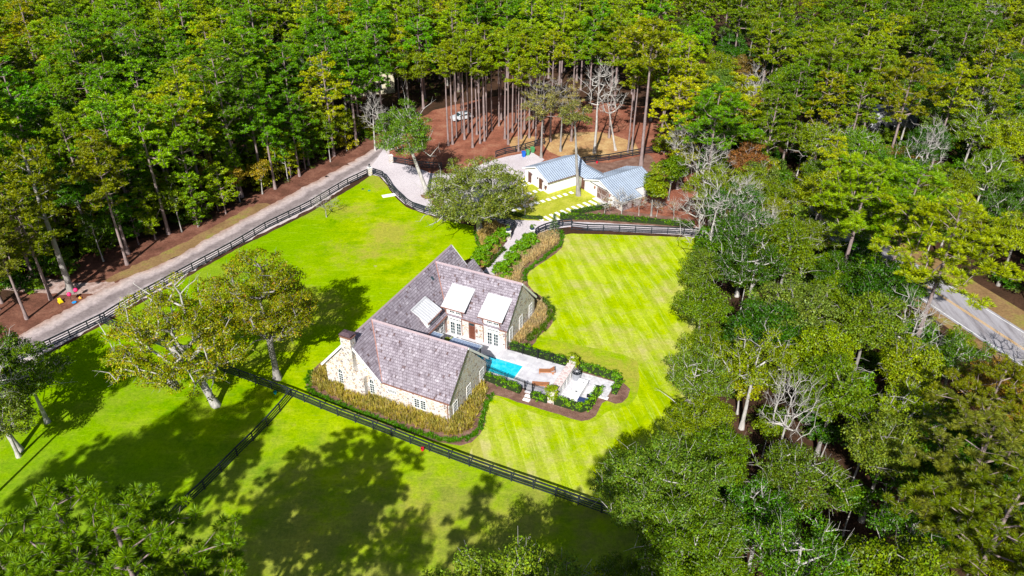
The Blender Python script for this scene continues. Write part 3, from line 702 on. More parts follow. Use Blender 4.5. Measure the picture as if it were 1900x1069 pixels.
# windows: frame with muntins > pane ; face: (origin, along, out)
def window(o, al, out, w, h, nx, ny, name='window', arch=False, parent=house, fr=.06, mullions=()):
    o, al, out = Vector(o), Vector(al), Vector(out); up = Vector((0, 0, 1)); m = MB()
    def bx(x0, x1, z0, z1, d0, d1):
        m.prism([o+al*x0+up*z0+out*d0, o+al*x1+up*z0+out*d0, o+al*x1+up*z1+out*d0, o+al*x0+up*z1+out*d0], out*(d1-d0))
    bx(-fr, w+fr, -fr-.04, 0, -.02, .09)                       # sill
    if not arch:
        bx(-fr, w+fr, h, h+fr, -.02, .06); bx(-fr, 0, 0, h, -.02, .06); bx(w, w+fr, 0, h, -.02, .06)
        g = [(0, 0), (w, 0), (w, h), (0, h)]
    else:
        s = h-w*1.15; bx(-fr, 0, 0, s, -.02, .06); bx(w, w+fr, 0, s, -.02, .06); pts = []
        for i in range(9):
            t = PI*i/8; pts.append((w/2-math.cos(t)*w/2, s+math.sin(t)*w*1.15))
        for (x0, z0), (x1, z1) in zip(pts, pts[1:]):
            c = Vector((w/2, s)); q = [(x0, z0), (x1, z1)]; qo = [((x-w/2)*(1+2*fr/w)+w/2, (z-s)*(1+fr/w)+s) for x, z in q]
            m.prism([o+al*q[0][0]+up*q[0][1]-out*.02, o+al*q[1][0]+up*q[1][1]-out*.02, o+al*qo[1][0]+up*qo[1][1]-out*.02, o+al*qo[0][0]+up*qo[0][1]-out*.02], out*.08)
        bx(0, w, s-.05, s+.05, .0, .05); g = [(0, 0), (w, 0)]+pts[::-1]
        h2 = s
    for i in range(1, nx): bx(w*i/nx-.018, w*i/nx+.018, 0, h if not arch else h*.97, .0, .045)
    for j in range(1, ny): 
        hh = h if not arch else h2-.05
        bx(0, w, hh*j/ny-.018, hh*j/ny+.018, .001, .046)
    for x in mullions: bx(x-.05, x+.05, 0, h, .0, .055)
    f = hp(m, name, M['white'], parent)
    p = MB(); p.prism([o+al*x+up*z+out*.012 for x, z in g], out*.012); hp(p, 'pane', M['glass'], f); return f
U, V_, = (1, 0, 0), (0, 1, 0)
window((-2.05, .1, .6), U, (0, -1, 0), .56, 2.05, 2, 4, arch=True); window((2.28, .1, .6), U, (0, -1, 0), .58, 2.05, 2, 4, arch=True)
window((4.72, .13, 1.62), U, (0, -1, 0), 1.1, .34, 4, 2); window((8.2, .13, .68), U, (0, -1, 0), .62, 1.22, 2, 4); window((9.02, .13, .68), U, (0, -1, 0), .62, 1.22, 2, 4)
for v in (1.0, 4.15, 7.4): window((uA-.17, v, .28), V_, (1, 0, 0), .92, 1.7, 3, 4)
for v in (15.75, 18.65, 21.65): window((uB-.16, v, .5), V_, (1, 0, 0), .85, 1.95, 3, 4)
# courtyard front of the north wing: dormers, french windows, transoms, door
for k, (u0, d0) in enumerate(((3.45, 3.98), (8.65, 9.28))):
    roof = slab([(u0, vB0-.28, 4.12), (u0+3.35, vB0-.28, 4.12), (u0+3.35, 17.8, 5.93), (u0, 17.8, 5.93)], .1)
    for q_ in range(9):
        x_ = u0+.02+q_*.408; roof.prism([(x_, vB0-.28, 4.12), (x_, 17.8, 5.93), (x_, 17.8, 5.965), (x_, vB0-.28, 4.155)], (.03, 0, 0))
    dm = MB(); dm.prism([(d0, 14.925, 2.5), (d0, 14.925, 4.18), (d0, 17.3, 5.55), (d0, 17.3, 2.5)], (2.3, 0, 0)); dw = hp(dm, 'dormer', M['wash'])
    hp(roof, 'dormer_roof', M['white_tin'], dw)
    m = MB(); m.bar((u0, vB0-.33, 4.05), (u0+3.35, vB0-.33, 4.05), .1, .1); hp(m, 'gutter', M['copper'], dw)
    for x in (d0-.02, d0+2.32):
        m = MB(); m.bar((x, 14.95, 2.9), (x, 14.6, 3.9), .1, .1); hp(m, 'bracket', M['copper'], dw)
    for x in (d0+.52, d0+1.42): window((x, 14.925, 3.3), U, (0, -1, 0), .66, .58, 3, 2)
    window((d0+.5, 14.93, 2.26), U, (0, -1, 0), 1.62, .16, 4, 1, name='transom_window')
    for x in (d0+.55, d0+1.42): window((x, 14.93, .08), U, (0, -1, 0), .60, 1.78, 2, 4, name='french_window', fr=.08)
m = MB(); m.box(7.16, 8.08, 14.86, 14.94, 0, 2.56); df = hp(m, 'door_frame', M['copper'])
m = MB(); m.box(7.26, 7.98, 14.82, 14.90, .02, 2.12)
for (a, b, c, d) in ((7.34, 7.58, .2, .85), (7.66, 7.9, .2, .85), (7.34, 7.58, 1.0, 2.0), (7.66, 7.9, 1.0, 2.0)): m.box(a, b, 14.80, 14.83, c, d)
dr = hp(m, 'door', M['door'], df, bevel=.01)
m = MB(); m.box(7.26, 7.98, 14.83, 14.88, 2.18, 2.50); hp(m, 'pane', M['glass'], df)
m = MB(); m.box(8.22, 8.42, 14.72, 14.92, 1.4, 1.75); m.lathe([(.13, 0), (.02, .16)], 4, (8.32, 14.82, 1.75)); m.box(8.28, 8.36, 14.85, 14.93, 1.15, 1.4); hp(m, 'wall_lantern', M['copper'])
# white ribbed shed dormer on the east slope of the main roof
sp = [(1.75, 10.25, 5.62), (4.05, 10.25, 4.3), (4.05, 13.7, 4.3), (1.75, 13.6, 5.62)]
dm = MB(); dm.prism([(2.2, 10.6, 4.6), (3.8, 10.6, 2.9), (3.8, 10.6, 4.35), (2.2, 10.6, 5.25)], (0, 2.85, 0)); sd_ = hp(dm, 'shed_dormer', M['wash'])
s = slab(sp, .08)
for i in range(9):
    v = 10.3+i*.42; s.prism([(1.78, v, 5.61), (4.04, v, 4.31), (4.04, v, 4.36), (1.78, v, 5.66)], (0, .05, 0))
s.box(1.7, 1.95, 10.25, 13.62, 5.5, 5.66); hp(s, 'dormer_roof', M['white_tin'], sd_)
window((3.8, 10.75, 3.55), V_, (1, 0, 0), .75, .6, 3, 2); window((3.8, 11.7, 3.55), V_, (1, 0, 0), .75, .6, 3, 2); window((3.8, 12.6, 3.55), V_, (1, 0, 0), .7, .6, 3, 2)
m = MB(); m.bar((4.08, 10.25, 4.22), (4.08, 13.7, 4.22), .1, .1); hp(m, 'gutter', M['copper'], sd_)
window((3.95, 11.2, .2), V_, (1, 0, 0), .8, 1.9, 2, 4, name='french_window'); window((3.95, 13.2, .2), V_, (1, 0, 0), .8, 1.9, 2, 4, name='french_window')
# small skylight
m = MB(); m.prism([(.9, 16.5, zM(.9)+.05), (1.25, 16.5, zM(1.25)+.05), (1.25, 16.85, zM(1.25)+.05), (.9, 16.85, zM(.9)+.05)], (0.03, 0, .05)); hp(m, 'skylight', M['glass'])
# chimney: stepped shaft > cap
m = MB()
m.prism([(-1.02, -.5, 0), (1.92, -.5, 0), (1.92, -.5, 2.9), (1.5, -.5, 3.35), (.95, -.5, 3.35), (.76, -.5, 4.1), (.74, -.5, 8.05), (-.62, -.5, 8.05), (-.64, -.5, 4.6), (-.9, -.5, 3.9)], (0, .62, 0))
m.box(-.60, .72, .1, .42, 5, 8.04); ch = hp(m, 'chimney', M['stone'])
m = MB(); m.box(-.68, .8, -.58, .5, 7.98, 8.12); hp(m, 'cap_band', M['copper'], ch)
m = MB(); m.box(-.55, .67, -.44, .36, 8.12, 8.4); hp(m, 'flue', M['iron'], ch)
m = MB(); 
a = [(-.72, -.62), (.84, -.62), (.84, .54), (-.72, .54)]; b = [(-.35, -.25), (.45, -.25), (.45, .2), (-.35, .2)]
for i in range(4):
    j = (i+1) % 4; m.poly([(*a[i], 8.36), (*a[j], 8.36), (*b[j], 8.62), (*b[i], 8.62)])
m.poly([(*p, 8.62) for p in b]); m.poly([(*p, 8.36) for p in a[::-1]]); m.box(.02, .12, -.1, 0, 8.6, 8.75); hp(m, 'cap', M['lead'], ch)
# lean-to awnings along the north side of the front wing
for u0, u1, in ((2.2, 5.55), (7.0, 10.95)):
    m = slab([(u0, 9.14, 2.86), (u1, 9.14, 2.86), (u1, 11.3, 2.52), (u0, 11.3, 2.52)], .09)
    k = int((u1-u0)/.42)
    for i in range(k+1):
        x = u0+.02+i*(u1-u0-.08)/k; m.prism([(x, 9.14, 2.85), (x, 11.3, 2.51), (x, 11.3, 2.56), (x, 9.14, 2.90)], (.045, 0, 0))
    aw = hp(m, 'awning', M['awning'])
    m = MB(); m.bar((u0, 11.33, 2.46), (u1, 11.33, 2.46), .06, .14); m.bar((u1+.03, 9.14, 2.80), (u1+.03, 11.3, 2.46), .05, .16); hp(m, 'trim', M['white'], aw)
    for x in (u0+.2 if u0 > 4 else u0+2.2, u1-.2):
        m = MB(); m.box(x-.06, x+.06, 11.1, 11.22, .1, 2.42); hp(m, 'post', M['iron'], aw)

# ================================================================== POOL TERRACE
def hmesh(mb, name, mt, label=None, cat=None, group=None, kind=None, **k):
    return tag(mb.build(name, mt, None, HO, HPH, **k), label, cat, group, kind)
m = MB()  # terrace slab around the pool basin
for a in ((3.9, 22.0, 12.72, 14.92), (3.9, 22.0, 9.0, 9.82), (15.88, 22.0, 9.82, 12.72), (3.9, 9.6, 9.82, 12.72)): m.box(a[0], a[1], a[2], a[3], .02, .12)
m.box(18.0, 22.0, 8.35, 8.998, .02, .118)
def m_terr():
    mm, n, b = mat('terrace_paving', .7, .3); uv = uvc(n)
    br = n.nodes.new('ShaderNodeTexBrick'); br.inputs['Scale'].default_value = 1; br.inputs['Brick Width'].default_value = 1.2; br.inputs['Row Height'].default_value = .8
    br.inputs['Mortar Size'].default_value = .012; br.inputs['Color1'].default_value = (.55, .54, .56, 1); br.inputs['Color2'].default_value = (.66, .645, .665, 1); br.inputs['Mortar'].default_value = (.50, .48, .50, 1)
    n.links.new(uv, br.inputs['Vector'])
    st = ramp(n, noise(n, uv, .7, 6, .7), [(.30, (.72, .70, .74)), (.52, (1, 1, 1)), (.7, (1.06, 1.05, 1.05))])
    n.links.new(mix(n, 1.0, br.outputs['Color'], st, 'MULTIPLY'), b.inputs['Base Color']); return mm
M['terrace'] = m_terr()
hmesh(m, 'terrace', M['terrace'], kind='structure')
pool = empty('swimming_pool', HO, HPH, 'rectangular turquoise swimming pool beside the stone gable', 'swimming pool')
m = MB(); m.box(9.6, 15.88, 9.82, 12.72, -.9, .058); m.build('water', M['water'], pool)
m = MB(); m.box(9.55, 15.95, 9.74, 9.90, .05, .145); m.box(9.55, 15.95, 12.66, 12.80, .05, .145); m.box(15.82, 15.98, 9.9, 12.66, .05, .1451); m.build('coping', M['pad'], pool, bevel=.01)
m = MB(); m.box(9.6, 15.86, 12.56, 12.658, -.02, .075); m.build('tile_band', colour('blue_tile', (.12, .32, .48), .3), pool)
# stepping pads in the pool gap
for k, (x, y, w, d) in enumerate(((980.3, 735.5, .85, .5), (976.7, 742.5, .85, .5), (1119.9, 738, 1.1, .55))):
    p = at(x, y); m = MB(); m.box(-w/2, w/2, -d/2, d/2, .02, .075)
    tag(m.build('stepping_stone', M['white_pad'], None, p, HPH, bevel=.015), ('white stepping stone touching the iron gate of the pool', 'lower white stepping stone of the pair outside the pool gate', 'single white stepping stone at the gap of the equipment hedge')[k], 'stepping stone', 'stepping stones round the pool yard')

# pool fence: posts, rails, pickets
def iron_fence(name, p0, p1, label, gate=None, z=0.12, h=1.25):
    L = math.hypot(p1[0]-p0[0], p1[1]-p0[1]); e_ = empty(name, HW(p0[0], p0[1]), HPH+math.atan2(p1[1]-p0[1], p1[0]-p0[0]), label, 'gate' if name == 'garden_gate' else 'fence')
    np_ = max(1, round(L/2.3))
    for i in range(np_+1):
        m = MB(); x = L*i/np_; m.box(x-.035, x+.035, -.035, .035, z, z+h+.1); m.lathe([(.045, 0), (.0, .06)], 6, (x, 0, z+h+.1)); m.build('post', M['iron'], e_)
    for zz in (.12, h-.16, h-.02):
        m = MB(); m.box(0, L, -.018, .018, z+zz-.02, z+zz+.02); m.build('rail', M['iron'], e_)
    m = MB(); n = int(L/.12)
    for i in range(1, n): x = L*i/n; m.box(x-.011, x+.011, -.011, .011, z+.12, z+h)
    tag(m.build('picket_panel', M['iron'], e_), None, None, None, None)
    return e_
iron_fence('iron_fence', (12.75, 14.72), (20.9, 14.72), 'black iron picket fence along the north side of the pool terrace')
iron_fence('iron_fence', (12.5, 9.3), (17.85, 8.65), 'black iron picket fence between the pool and the south hedge')
iron_fence('garden_gate', (17.98, 8.60), (18.85, 8.60), 'black iron garden gate in front of the two white stepping stones')
iron_fence('iron_fence', (18.95, 8.60), (21.2, 8.60), 'short black iron fence behind the flat teak lounger')

# flagstone garden wall with creeper pillars
gw = empty('garden_wall', HW(21.5, 11.6), HPH, 'low pale garden wall with a pink flagstone top beside the pool terrace', 'wall')
m = MB(); m.box(-.42, .42, -2.6, 2.5, .05, 1.25); m.build('wall_body', M['wash'], gw)
m = MB(); m.box(-.50, .50, -2.65, 2.55, 1.25, 1.35); m.build('coping', M['capstone'], gw, bevel=.02)
m = MB()
for i in range(4): m.box(.42, .47, -2.2+i*1.1, -1.5+i*1.1, .2, 1.05)
m.build('recessed_panel', M['dwhite'], gw)
def creeper(u, v, label):
    c = empty('creeper_pillar', HW(u, v), HPH, label, 'pillar')
    m = MB(); m.box(-.4, .4, -.4, .4, 0, 1.6); m.box(-.46, .46, -.46, .46, 1.6, 1.7); m.build('pillar', M['stone'], c, bevel=.015)
    r = np.random.default_rng(int(u*10+v)); C = np.stack([r.uniform(-.5, .5, 34), r.uniform(-.5, .5, 34), r.uniform(.7, 2.05, 34)], axis=1)
    Vv, Q = leaf_cloud(r, C, .32, 60, .075); o = link('creeper', fast_mesh('creeper', Vv, Q, mat=M['leaves']), c); o.color = (.22, .30, .02, 1); return c
creeper(21.5, 14.75, 'stone pillar smothered in bright creeper at the north end of the flagstone wall')
creeper(21.5, 8.25, 'stone pillar topped with yellow-green creeper at the south end of the flagstone wall')
# equipment yard
m = MB(); m.box(22.02, 25.4, 8.7, 12.0, .02, .10); m.box(22.02, 27.0, 12.0, 14.6, .021, .101); m.box(26.0, 26.95, 11.3, 11.99, .02, .10); hmesh(m, 'yard_slab', M['pave'], kind='structure')
ac = empty('air_conditioner', HW(22.55, 13.25, .1), HPH, 'grey ribbed air conditioning unit with a black fan top', 'air conditioner')
m = MB(); m.lathe([(.50, 0), (.50, .9)], 10)
for i in range(10):
    a = 2*PI*(i+.5)/10
    for k in range(3):
        t = 2*PI*(i+(k+.5)/3)/10; m.box(.49*math.cos(t)-.012, .49*math.cos(t)+.012, .49*math.sin(t)-.012, .49*math.sin(t)+.012, .03, .88)
m.build('casing', colour('grey_casing', (.30, .31, .34)), ac)
m = MB(); m.lathe([(.54, 0), (.56, .06), (.50, .12), (.30, .16), (.30, .10)], 10, (0, 0, .9)); m.build('top_ring', M['iron'], ac)
m = MB()
for k in range(4):
    a = PI*k/4; m.bar((-.45*math.cos(a), -.45*math.sin(a), 1.09), (.45*math.cos(a), .45*math.sin(a), 1.09), .02, .02)
m.lathe([(.12, 0), (.12, .05)], 10, (0, 0, 1.07)); m.build('fan_guard', colour('pale_steel', (.55, .55, .58)), ac)
wb_ = empty('storage_box', HW(23.75, 11.0, .1), HPH, 'long white storage box beside the air conditioning unit', 'storage box')
m = MB(); m.box(-.55, .55, -1.5, 1.5, 0, .78); m.build('body', M['white'], wb_, bevel=.02)
m = MB(); m.box(-.6, .6, -1.55, 1.55, .78, .85); m.build('lid', M['white'], wb_, bevel=.02)
m = MB(); m.box(-.12, .12, -1.0, -.85, .85, .9); m.box(.1, .2, .9, 1.0, .85, .9); m.build('vent', colour('dark_vent', (.06, .07, .08)), wb_)
# pump, filter, hoses and a blue cover
pf = empty('pool_filter', HW(25.2, 12.0, .1), HPH, 'pale pool filter drum with pipes near the hedge', 'pool filter')
m = MB(); m.lathe([(.28, 0), (.32, .1), (.32, .6), (.22, .78), (.08, .82)], 14); m.build('tank', M['white'], pf, smooth=False)
m = MB(); m.tube((.3, 0, .2), (.9, .1, .2), .05); m.tube((.9, .1, .2), (.9, .1, .6), .05); m.tube((-.2, .3, .15), (-.5, .8, .15), .05); m.build('pipe', M['pad'], pf)
pp = empty('pool_pump', HW(25.15, 10.75, .1), HPH, 'small black and blue pool pump on the white slab', 'pump')
m = MB(); m.tube((-.3, 0, .22), (.25, 0, .22), .16, n=12); m.box(-.3, .3, -.16, .16, 0, .07); m.build('motor', M['iron'], pp)
m = MB(); m.tube((.26, 0, .05), (.26, 0, .5), .17, n=12); m.build('basket', colour('pool_blue', (.02, .33, .60)), pp)
m = MB(); m.box(-.4, .4, -.35, .35, 0, .14); m.box(-.3, -.1, -.2, .2, .14, .2)
tag(m.build('float_tray', colour('pool_blue', (.02, .33, .60)), None, HW(25.35, 10.0, .1), HPH, bevel=.03), 'blue and white plastic pool float on the yard slab', 'pool float')
bx_ = empty('equipment_cover', HW(24.85, 9.2, .1), HPH, 'dark navy equipment cover box at the corner of the yard hedge', 'box')
m = MB(); m.box(-.5, .5, -.32, .32, 0, .62); m.build('body', colour('navy', (.018, .03, .09)), bx_, bevel=.04)
m = MB(); m.box(-.54, .54, -.36, .36, .62, .70); m.build('lid', colour('navy2', (.03, .05, .14)), bx_, bevel=.03)
hr = empty('hose_reel', HW(23.2, 9.1, .1), HPH, 'white garden hose coiled on a small reel by the south hedge', 'hose reel')
m = MB()
for k in range(3):
    for i in range(16):
        a, b = 2*PI*i/16, 2*PI*(i+1)/16; m.tube((.26*math.cos(a), k*.06, .3+.26*math.sin(a)), (.26*math.cos(b), k*.06, .3+.26*math.sin(b)), .025, n=5)
m.build('hose', M['white'], hr); m = MB(); m.box(-.05, .05, -.1, .22, 0, .3); m.box(-.2, .2, -.12, .24, 0, .03); m.build('stand', M['iron'], hr)

# teak loungers
def lounger(loc, rz, raised, label):
    L = empty('sun_lounger', loc, rz, label, 'sun lounger', 'teak loungers on the pool terrace')
    m = MB(); m.box(-.98, .98, -.34, -.28, .22, .30); m.box(-.98, .98, .28, .34, .22, .30); m.box(-.98, -.92, -.28, .28, .22, .30); m.box(.92, .98, -.28, .28, .22, .30); m.build('frame', M['teak'], L, bevel=.008)
    for x in (-.9, .62):
        for y in (-.31, .31): m = MB(); m.box(x-.035, x+.035, y-.028, y+.028, 0, .22); m.build('leg', M['teak'], L)
    m = MB()
    for i in range(11): x = -.95+i*.115; m.box(x, x+.09, -.33, .33, .30, .325)
    m.build('seat', M['teak'], L)
    m = MB(); a = math.radians(38 if raised else 3); c, s = math.cos(a), math.sin(a)
    for i in range(6): x = .33+0; t = .02+i*.115; m.prism([(x+t*c, -.32, .33+t*s), (x+(t+.09)*c, -.32, .33+(t+.09)*s), (x+(t+.09)*c, .32, .33+(t+.09)*s), (x+t*c, .32, .33+t*s)], (-.02*s, 0, .02*c))
    for y in (-.28, .24): m.prism([(x, y, .31), (x+.7*c, y, .31+.7*s), (x+.7*c, y+.04, .31+.7*s), (x, y+.04, .31)], (0, 0, -.03))
    m.build('backrest', M['teak'], L)
    if raised:
        for y in (-.2, .2): m = MB(); m.bar((.78, y, .24), (.72, y, .60), .03, .03); m.build('prop', M['teak'], L)
    for y in (-.36, .36): m = MB(); m.tube((.72, y, .1), (.72, y+(.03 if y > 0 else -.03), .1), .1, n=12); m.build('wheel', M['teak'], L)
    return L
lounger(HW(18.95, 12.75, .12), HPH+math.radians(2)+.38, True, 'teak sun lounger with its slatted backrest raised')
lounger(HW(19.2, 10.15, .12), HPH-.62+.95, False, 'teak sun lounger lying flat next to the pool gate')
# little side table & courtyard pot
pt = empty('potted_shrub', HW(6.15, 11.25, .12), HPH, 'leafy shrub in a round pot in the courtyard between the awnings', 'potted plant')
m = MB(); m.lathe([(.28, 0), (.38, .5), (.42, .55), (.36, .56)], 14); m.build('pot', colour('grey_pot', (.18, .18, .2)), pt)
r_ = np.random.default_rng(5); Vv, Q = leaf_cloud(r_, r_.normal(0, .35, (30, 3))*[1, 1, .8]+[0, 0, 1.35], .3, 60, .08); o = link('foliage', fast_mesh('foliage', Vv, Q, mat=M['leaves']), pt); o.color = (.16, .22, .02, 1)
gc = empty('garden_chair', HW(6.7, 10.6, .12), HPH, 'blue slatted garden chair in the gap between the awnings', 'chair')
m = MB()
for i in range(5): m.box(-.28+i*.12, -.19+i*.12, -.28, .28, .42, .45)
m.build('seat', colour('chair_blue', (.04, .13, .35)), gc)
m = MB()
for i in range(5): m.prism([(-.28+i*.12, .26, .45), (-.19+i*.12, .26, .45), (-.19+i*.12, .42, .95), (-.28+i*.12, .42, .95)], (0, .03, 0))
m.build('backrest', M['chair_blue'], gc)
for x in (-.25, .25):
    for y in (-.25, .25): m = MB(); m.box(x-.025, x+.025, y-.025, y+.025, 0, .42); m.build('leg', M['chair_blue'], gc)

# ================================================================== HEDGES AND BEDS
def hedge(name, path, w, h, label, tint=(.11, .25, .018), dens=300, leaf=.085, z0=.0, cat='hedge', seed=1, frame=HW):
    """leafy hedge along a path; path in world or house coordinates"""
    P = [Vector(frame(*p)) if frame else Vector((p[0], p[1], 0)) for p in path]; e_ = empty(name, P[0], 0, label, cat, None)
    core = MB(); r = np.random.default_rng(seed); C = []
    for a, b in zip(P, P[1:]):
        d = (b-a); L = d.length; d.normalize(); s = Vector((-d.y, d.x, 0)); cw = w*.32
        q = [a-d*.1-s*cw, b+d*.1-s*cw, b+d*.1+s*cw, a-d*.1+s*cw]; core.prism([x-P[0] for x in q], (0, 0, h*.78))
        n = int(L*w*h*16)+4
        for _ in range(n):
            t = r.uniform(-.12, L+.12); u_ = r.uniform(-.5, .5)*w; zz = h*r.random()**.6
            C.append(tuple(a-P[0]+d*t+s*u_*(1-.15*zz/h)+Vector((0, 0, zz*.93))))
    core.build('dark_core', M['hedge_core'], e_)  # solid dark box filling the hedge behind its leaves
    Vv, Q = leaf_cloud(r, C, .20*(1+.3*h), max(10, int(dens/16)), leaf, .85, .5, .3)
    o = link('foliage', fast_mesh('foliage', Vv, Q, mat=M['leaves']), e_); o.color = (*tint, 1); return e_
hedge('hedge', [(13.0, 15.35), (21.0, 15.3)], .95, 1.15, 'long dark green hedge outside the north iron fence of the pool', seed=1)
hedge('hedge', [(22.2, 15.25), (26.6, 15.2), (27.45, 14.7), (27.5, 12.6)], 1.0, 1.15, 'hooked green hedge round the far corner of the equipment yard', seed=2)
hedge('hedge', [(22.0, 8.15), (25.1, 8.2), (25.75, 9.0), (25.75, 12.2)], .95, 1.1, 'L-shaped green hedge enclosing the navy cover box', seed=3, tint=(.14, .28, .03))
hedge('hedge', [(12.75, 8.55), (17.5, 8.1)], .9, 1.05, 'green hedge between the pool fence and the mulch strip', seed=4)
hedge('hedge', [(19.1, 7.95), (21.0, 7.9)], .85, .95, 'short green hedge right of the pool gate', seed=5, tint=(.13, .27, .035))
wp = lambda p: (p.x, p.y)
hedge('hedge', [wp(at(1040,405)), wp(at(1120,407)), wp(at(1200,413)), wp(at(1285,421))], 1.3, .9, 'long low clipped hedge along the strip of driveway by the stable', seed=6, frame=None, tint=(.08, .18, .01))
hedge('hedge', [wp(at(1062,398)), wp(at(1128,385))], 1.1, .8, 'short clipped hedge beside the long white paving slabs', seed=7, frame=None, tint=(.07, .16, .01))
hedge('hedge', [wp(at(1005,407)), wp(at(975,405)), wp(at(945,397)), wp(at(925,390))], .8, .6, 'low ragged hedge at the driveway edge of the garden lawn', seed=8, frame=None, tint=(.09, .17, .015))

def tuft_cloud(r, P, h, per=26, w=.022, spread=.45):
    m = len(P)*per; b = np.repeat(P, per, axis=0)+np.concatenate([r.normal(0, .07, (m, 2)), np.zeros((m, 1))], axis=1)
    a = r.uniform(0, 2*PI, m); s = np.abs(r.normal(0, spread, m)); H = h*r.uniform(.6, 1.1, m)
    d = np.stack([np.cos(a)*s, np.sin(a)*s, np.ones(m)], axis=1); d /= np.linalg.norm(d, axis=1, keepdims=True)
    p1 = b+d*H[:, None]*.62; p2 = b+d*H[:, None]+np.stack([np.cos(a), np.sin(a), -np.ones(m)*.5], axis=1)*(s*H*.35)[:, None]
    t = np.stack([-np.sin(a), np.cos(a), np.zeros(m)], axis=1)*w
    V = np.stack([b-t, b+t, p1+t*1.2, p1-t*1.2, p2+t*.5, p2-t*.5], axis=1).reshape(-1, 3); k = np.arange(m)[:, None]*6
    return V, np.concatenate([k+[0, 1, 2, 3], k+[3, 2, 4, 5]], axis=0)
def scatter(poly, sp, r, avoid=(), inset=0):
    xs = [p[0] for p in poly]; ys = [p[1] for p in poly]; out = []
    y = min(ys)
    while y < max(ys):
        x = min(xs)
        while x < max(xs):
            px, py = x+r.uniform(-.4, .4)*sp, y+r.uniform(-.4, .4)*sp
            if pdist(px, py, poly) < -inset and not any(pip(px, py, a) for a in avoid): out.append((px, py, .03))
            x += sp
        y += sp*.9
    return np.array(out)
def W2(l): return [(p.x, p.y) for p in PX(*l)]
house_fp = [(p.x, p.y) for p in (HW(-3.9, .0), HW(12.6, .0), HW(12.6, 9.1), HW(4, 9.1), HW(4, 14.8), HW(12.4, 14.8), HW(12.4, 23.6), HW(4, 23.6), HW(4, 26), HW(.6, 26), HW(.6, 23.6), HW(-3.9, 23.6))]
chim_fp = [(p.x, p.y) for p in (HW(-1.1, -.6), HW(2, -.6), HW(2, .2), HW(-1.1, .2))]
terr_fp = [(p.x, p.y) for p in (HW(4, 7.6), HW(28, 7.3), HW(28, 15.9), HW(12.2, 15.9), HW(4, 15))]
def grass_bed(outline, tint, label, seed, h=.85, sp=.42, per=26, border=True, inset=.75):
    r = np.random.default_rng(seed); poly = W2(outline); P = scatter(poly, sp, r, (house_fp, chim_fp, terr_fp), inset)
    Vv, Q = tuft_cloud(r, P, h, per); o = link('ornamental_grass', fast_mesh('ornamental_grass', Vv, Q, mat=M['reeds'])); o.color = (*tint, 1)
    tag(o, label, 'ornamental grass', None, 'stuff')
def border(line, label, seed, w=.45, h=.35, tint=(.07, .20, .008)):
    r = np.random.default_rng(seed); L = smooth_line(PX(*line), False, .22); P = []
    for p in L:
        for k in range(2): P.append((p.x+r.normal(0, w*.35), p.y+r.normal(0, w*.35), .03))
    Vv, Q = tuft_cloud(r, np.array(P), h, 22, .02, .7); o = link('border_grass', fast_mesh('border_grass', Vv, Q, mat=M['leaves'])); o.color = (*tint, 1)
    tag(o, label, 'border plants', None, 'stuff')
FRONT = [(612,666),(592,680),(577,698),(574,716),(590,731),(622,744),(660,760),(733,786),(785,803),(825,812),(853,812),(872,804),(886,790),(892,770),(900,748),(908,728),(900,700),(870,640),(700,600)]
grass_bed(FRONT, (.40, .35, .10), 'tall tan and gold ornamental grass round the front of the house', 21, .82, .40, 26, inset=.35)
border([(577,690),(571,708),(575,724),(590,735),(620,747),(658,763),(733,790),(784,807),(822,817),(853,818),(874,811),(888,798),(896,775),(903,752),(911,735)], 'dark green grassy border outlining the front bed', 22)
EAST1 = [(915,515),(922,512),(943,487),(962,468),(992,443),(1005,434),(1036,428),(1040,438),(1040,450),(1022,466),(1000,481),(982,494),(972,505),(968,525),(985,545),(1004,556),(1014,567),(1018,580),(1016,598),(1004,609),(990,618),(975,636),(950,650),(920,600),(900,540)]
grass_bed(EAST1, (.50, .40, .22), 'pale tan ornamental grass between the driveway and the mown lawn', 23, .8, .38, 28, inset=.35)
border([(1041,430),(1042,446),(1036,458),(1020,472),(1003,484),(986,496),(975,507),(974,522)], 'dark green border of the pale grass bed by the mown lawn', 24)
border([(1006,556),(1016,567),(1021,580),(1020,594),(1012,605),(1000,613),(991,622),(984,634)], 'green border curving round the east gable bed', 25, w=.9, h=.5, tint=(.08, .14, .02))
WEST = [(899,500),(930,460),(942,444),(945,430),(922,415),(900,412),(884,424),(886,440),(890,455),(893,465),(885,476),(866,488)]
grass_bed(WEST, (.47, .37, .15), 'golden ornamental grass between the big live oak and the driveway', 26, .9, .38, 28, inset=.3)
border([(882,430),(885,444),(889,455),(892,462)], 'thin green border left of the golden grass', 27)
border([(935,462),(920,479),(905,496)], 'low dark green strip along the left kerb of the driveway', 28, w=.5, h=.4, tint=(.05, .10, .015))

